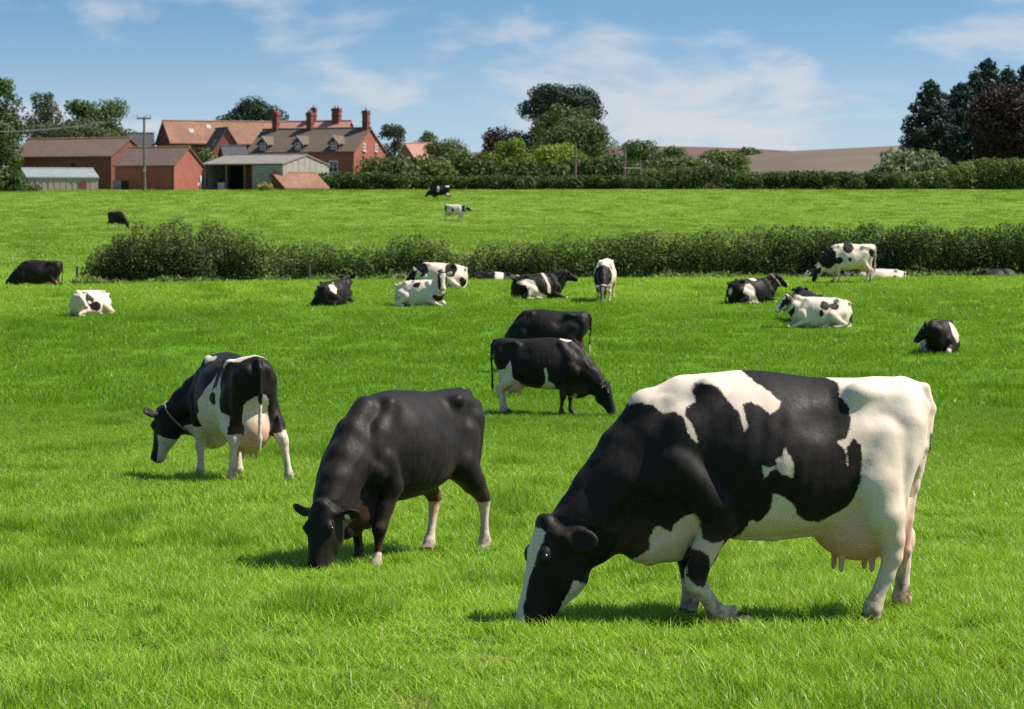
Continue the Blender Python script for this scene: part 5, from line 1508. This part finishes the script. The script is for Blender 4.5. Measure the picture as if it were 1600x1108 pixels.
    cow(label='mostly white cow grazing in front of the hedge, black neck and black saddle spot', group=STAND_G, vox=.018, loc=on_ground(1330, 442), rz=182, s=1.02,
        **GRZ, legs=std_legs(-.06, .10, .14, -.10), udder=1.0, base='w', seed=18, warp=.06,
        paint=[('b', 'e', (.88, 0, .95), (.36, .6, .40)), ('b', 'e', (.52, .3, .84), (.18, .4, .12)), ('b', 'head'), ('b', 'e', (.14, .2, 1.28), (.20, .6, .20)), ('b', 'e', (.10, .4, .88), (.06, .3, .08)), ('b', 'e', (-.72, .1, 1.10), (.14, .4, .16)), ('w', 'jaw', .12)])
    cow(label='cow with a white face lying just beyond the grazing white cow', group=LIE_G, vox=.028, loc=deep(1301, 104.5), rz=176, s=1.0, lying=True,
        poll=(1.0, 0, .80), pitch=50, yaw=0, legs=lie_legs(1), seed=19, base='b', paint=[('w', 'head'), ('w', 'e', (.7, .2, .5), (.2, .4, .2))])
    cow(label='white cow with dark patches lying behind the grazing white cow, partly hidden by the rise', group=LIE_G, vox=.028, loc=deep(1384, 104.5), rz=184, s=1.0, lying=True,
        poll=(1.0, 0, .70), pitch=55, yaw=0, legs=lie_legs(1), seed=20, base='w', paint=[('b', 'e', (.72, .2, .6), (.12, .5, .4)), ('b', 'e', (-.30, .3, .4), (.16, .5, .24)), ('b', 'e', (-.75, .3, .5), (.06, .3, .3))])
    cow(label='black cow lying against the hedge, only its back above the grass', group=LIE_G, vox=.03, loc=deep(1552, 105), rz=5, s=1.0, lying=True,
        poll=(1.0, 0, .60), pitch=55, yaw=0, legs=lie_legs(-1), seed=21, paint=[])
    # ---- far field
    cow(label='black cow with white shanks grazing alone on the far slope', group=FAR_G, vox=.034, loc=on_ground(182, 358, 115), rz=-38, s=1.0, **GRZ, legs=std_legs(.1, -.1, .05, -.1), seed=22, paint=[('w', 'below', .42)])
    cow(label='dark cow with a white shoulder grazing just under the far hedge', group=FAR_G, vox=.034, loc=on_ground(690, 313, 115), rz=172, s=1.0, poll=(1.35, 0, .85), pitch=60, legs=std_legs(.1, -.1, .05, -.1), seed=23,
        paint=[('w', 'e', (.25, .2, 1.1), (.14, .6, .3)), ('w', 'e', (-.6, .2, 1.38), (.2, .6, .12)), ('w', 'e', (-.55, 0, .55), (.2, .4, .2))])
    cow(label='white cow with black rump and black head standing on the far slope', group=FAR_G, vox=.034, loc=on_ground(709, 345, 115), rz=-24, s=.98, poll=(1.20, 0, 1.30), pitch=28, yaw=-10, legs=std_legs(.0, 0, .05, -.1), seed=24, base='w',
        paint=[('b', 'head'), ('b', 'e', (1.0, 0, 1.15), (.22, .3, .35)), ('b', 'e', (-.78, 0, 1.0), (.24, .6, .36)), ('b', 'e', (.05, -.3, .95), (.12, .2, .2))])
    return out
# ------------------------------------------------------------------ grass
def grass_mat():
    m, t, b = mat('grass_blade')
    g = N(t, 'ShaderNodeNewGeometry'); oi = N(t, 'ShaderNodeObjectInfo')
    P = oi.outputs['Location']
    mp = N(t, 'ShaderNodeMapping'); mp.inputs['Scale'].default_value = (1.0, 0.5, 1.0)
    t.links.new(P, mp.inputs[0])
    big = mapr(t, noise(t, mp.outputs[0], 0.12, 4), 0.35, 0.65)
    mid = mapr(t, noise(t, mp.outputs[0], 0.8, 4, 0.6), 0.32, 0.68)
    c = mixc(t, big, (0.205, 0.375, 0.014), (0.31, 0.465, 0.020))
    c = mixc(t, mth(t, 'MULTIPLY', mid, 0.5), c, (0.125, 0.295, 0.011))
    sp = N(t, 'ShaderNodeSeparateXYZ'); t.links.new(P, sp.inputs[0])
    rnd = N(t, 'ShaderNodeAttribute', attribute_name='blade').outputs['Fac']
    c = mixc(t, mapr(t, rnd, 0.0, 0.45, 0.45, 0.0), c, (0.07, 0.20, 0.012))             # random darker blades, painting in the shade inside the sward
    c = mixc(t, mapr(t, rnd, 0.5, 0.92, 0.0, 0.85), c, (0.48, 0.61, 0.11))               # random paler blades, bright highlights put into the colour
    c = mixc(t, mapr(t, rnd, 0.965, 0.98, 0.0, 0.8), c, (0.46, 0.38, 0.19))        # dead straw
    c = lush(t, sp.outputs[1], noise(t, mp.outputs[0], 0.06, 3), c)
    dry = mth(t, 'MULTIPLY', mapr(t, noise(t, P, 1.5, 2), 0.66, 0.74), mapr(t, rnd, 0.45, 0.6, 0.75, 0.0))
    c = mixc(t, dry, c, (0.42, 0.33, 0.16))                                             # trodden, yellowed spots
    rk = N(t, 'ShaderNodeAttribute', attribute_name='rank', attribute_type='INSTANCER').outputs['Fac']
    c = mixc(t, mth(t, 'MULTIPLY', rk, 0.6), c, (0.065, 0.20, 0.014))                  # rank tufts are deeper green
    t.links.new(c, b.inputs['Base Color'])
    b.inputs['Roughness'].default_value = 0.36
    b.inputs['Specular IOR Level'].default_value = 0.15
    tr = N(t, 'ShaderNodeBsdfTranslucent')
    t.links.new(mixc(t, 0.5, c, (0.42, 0.63, 0.012)), tr.inputs[0])
    mx = N(t, 'ShaderNodeMixShader', inp={0: 0.33})
    t.links.new(b.outputs[0], mx.inputs[1]); t.links.new(tr.outputs[0], mx.inputs[2])
    t.links.new(mx.outputs[0], t.nodes['Material Output'].inputs[0])
    return m
M_GRASS = grass_mat()

def clump_mesh(name, n, rad, h, w, rng, lean=0.5, seg=2):
    V = []; F = []; A = []
    for _ in range(n):
        r = rad * math.sqrt(rng.random()); a = rng.random() * 2 * math.pi
        p = np.array([r * math.cos(a), r * math.sin(a), -.01])
        hh = h * (.45 + .75 * rng.random()); ww = w * (.6 + .7 * rng.random())
        d = rng.random() * 2 * math.pi; ln = hh * lean * (.2 + 1.1 * rng.random())
        dv = np.array([math.cos(d), math.sin(d), 0])
        ta = d + math.pi / 2 + rng.normal() * .5
        side = np.array([math.cos(ta), math.sin(ta), 0])
        b = len(V); c = rng.random()
        for i in range(seg):
            t = i / seg
            q = p + np.array([0, 0, hh * (t - .12 * t * t)]) + dv * ln * t * t
            wv = ww * (1 - .55 * t)
            V.append(q - side * wv / 2); V.append(q + side * wv / 2)
        V.append(p + np.array([0, 0, hh * .88]) + dv * ln)
        for i in range(seg - 1):
            F.append((b + 2*i, b + 2*i + 1, b + 2*i + 3)); F.append((b + 2*i, b + 2*i + 3, b + 2*i + 2))
        F.append((b + 2*seg - 2, b + 2*seg - 1, b + 2*seg))
        A += [c] * (2 * seg + 1)
    me = mesh_np(name, np.array(V), np.array(F))
    at_ = me.attributes.new('blade', 'FLOAT', 'POINT'); at_.data.foreach_set('value', np.array(A, np.float32))
    me.materials.append(M_GRASS)
    return me

def scatter(name, label, meshes, pts, rot, scl, rank, category='grass'):
    """one object of points that carries a tuft mesh on every point"""
    coll = bpy.data.collections.new(name + '_tufts')
    for i, me in enumerate(meshes):
        o = bpy.data.objects.new('tuft', me); coll.objects.link(o)
    me = bpy.data.meshes.new(name)
    me.vertices.add(len(pts)); me.vertices.foreach_set('co', np.asarray(pts, np.float32).ravel())
    a = me.attributes.new('rot', 'FLOAT_VECTOR', 'POINT'); a.data.foreach_set('vector', np.asarray(rot, np.float32).ravel())
    a = me.attributes.new('scl', 'FLOAT_VECTOR', 'POINT'); a.data.foreach_set('vector', np.asarray(scl, np.float32).ravel())
    a = me.attributes.new('rank', 'FLOAT', 'POINT'); a.data.foreach_set('value', np.asarray(rank, np.float32))
    a = me.attributes.new('pick', 'INT', 'POINT'); a.data.foreach_set('value', _rng.integers(0, len(meshes), len(pts)).astype(np.int32))
    o = bpy.data.objects.new(name, me); COL.objects.link(o)
    ng = bpy.data.node_groups.new(name, 'GeometryNodeTree')
    ng.interface.new_socket('Geometry', in_out='INPUT', socket_type='NodeSocketGeometry')
    ng.interface.new_socket('Geometry', in_out='OUTPUT', socket_type='NodeSocketGeometry')
    gi = ng.nodes.new('NodeGroupInput'); go = ng.nodes.new('NodeGroupOutput')
    ci = ng.nodes.new('GeometryNodeCollectionInfo'); ci.inputs['Collection'].default_value = coll
    ci.inputs['Separate Children'].default_value = True; ci.inputs['Reset Children'].default_value = True
    ip = ng.nodes.new('GeometryNodeInstanceOnPoints'); ip.inputs['Pick Instance'].default_value = True
    def na(n, ty):
        x = ng.nodes.new('GeometryNodeInputNamedAttribute'); x.data_type = ty; x.inputs[0].default_value = n
        return x.outputs[0]
    ng.links.new(gi.outputs[0], ip.inputs['Points'])
    ng.links.new(ci.outputs[0], ip.inputs['Instance'])
    ng.links.new(na('pick', 'INT'), ip.inputs['Instance Index'])
    er = ng.nodes.new('FunctionNodeEulerToRotation')
    ng.links.new(na('rot', 'FLOAT_VECTOR'), er.inputs[0])
    ng.links.new(er.outputs[0], ip.inputs['Rotation'])
    ng.links.new(na('scl', 'FLOAT_VECTOR'), ip.inputs['Scale'])
    ng.links.new(ip.outputs[0], go.inputs[0])
    md = o.modifiers.new('tufts', 'NODES'); md.node_group = ng
    return tag(o, label, category, kind='stuff')

def grass_zone(name, label, y0, y1, dens, half, meshes, hs, rng, tuft=0.0):
    area_n = int(dens * half * 2 * (y1 * y1 - y0 * y0) / 2)
    y = np.sqrt(rng.random(area_n) * (y1 * y1 - y0 * y0) + y0 * y0)
    x = (rng.random(area_n) * 2 - 1) * (half * y + 1.0)
    # blades stand in tillers with thin spots between them
    q = 9.0 / (1 + y0 / 12.0)
    keep = rng.random(area_n) < np.clip(.12 + 1.5 * (fbm(x * q, y * q * .7, 3.3, 2) - .24), .28, 1)
    x, y = x[keep], y[keep]; area_n = len(x)
    z = ground(x, y)
    # length of the sward wanders; droppings leave ranker tufts
    n1 = fbm(x * .35 + 9, y * .22 + 3, 0, 3); n2 = vnoise(x * .9 + 40, y * .55 + 8); n3 = vnoise(x * 2.6, y * 1.6 + 20)
    hh = hs * (.35 + .75 * n1 + .62 * n3 ** 1.5)
    n4 = vnoise(x * 3.7 + 5, y * 2.1 + 60)
    rank = smooth01(n2 + (n4 - .5) * .5, .74, .95) * (.35 + .65 * rng.random(area_n))
    hh = hh * (1 + 1.25 * rank)
    rot = np.stack([rng.normal(size=area_n) * .10, rng.normal(size=area_n) * .10, rng.random(area_n) * 6.28], 1)
    sx = .85 + .4 * rng.random(area_n)
    return scatter(name, label, meshes, np.stack([x, y, z], 1), rot, np.stack([sx, sx, hh * (.8 + .4 * rng.random(area_n))], 1), rank)

def grass():
    rng = np.random.default_rng(5)
    near = [clump_mesh('grass_near', 44, .075, .088, .0048, rng, .95, 3) for _ in range(6)]
    midm = [clump_mesh('grass_middle', 75, .18, .080, .0075, rng, .8, 2) for _ in range(5)]
    farm = [clump_mesh('grass_back', 70, .42, .10, .020, rng, .6, 1) for _ in range(5)]
    vfar = [clump_mesh('grass_far', 60, .9, .12, .045, rng, .6, 1) for _ in range(4)]
    grass_zone('grass', 'short bright grass blades of the near pasture', 8.5, 23, 290, .26, near, 1.0, rng)
    grass_zone('grass', 'short grass of the middle pasture', 23, 46, 95, .25, midm, 1.0, rng)
    grass_zone('grass', 'grass of the pasture up to the hedge', 46, 106, 18, .25, farm, 1.0, rng)
    grass_zone('grass', 'grass of the far field below the farm', 106, 268, 2.4, .25, vfar, .9, rng)
# ------------------------------------------------------------------ build
farm()
far_greenery()
middle_hedge()
herd()
grass()
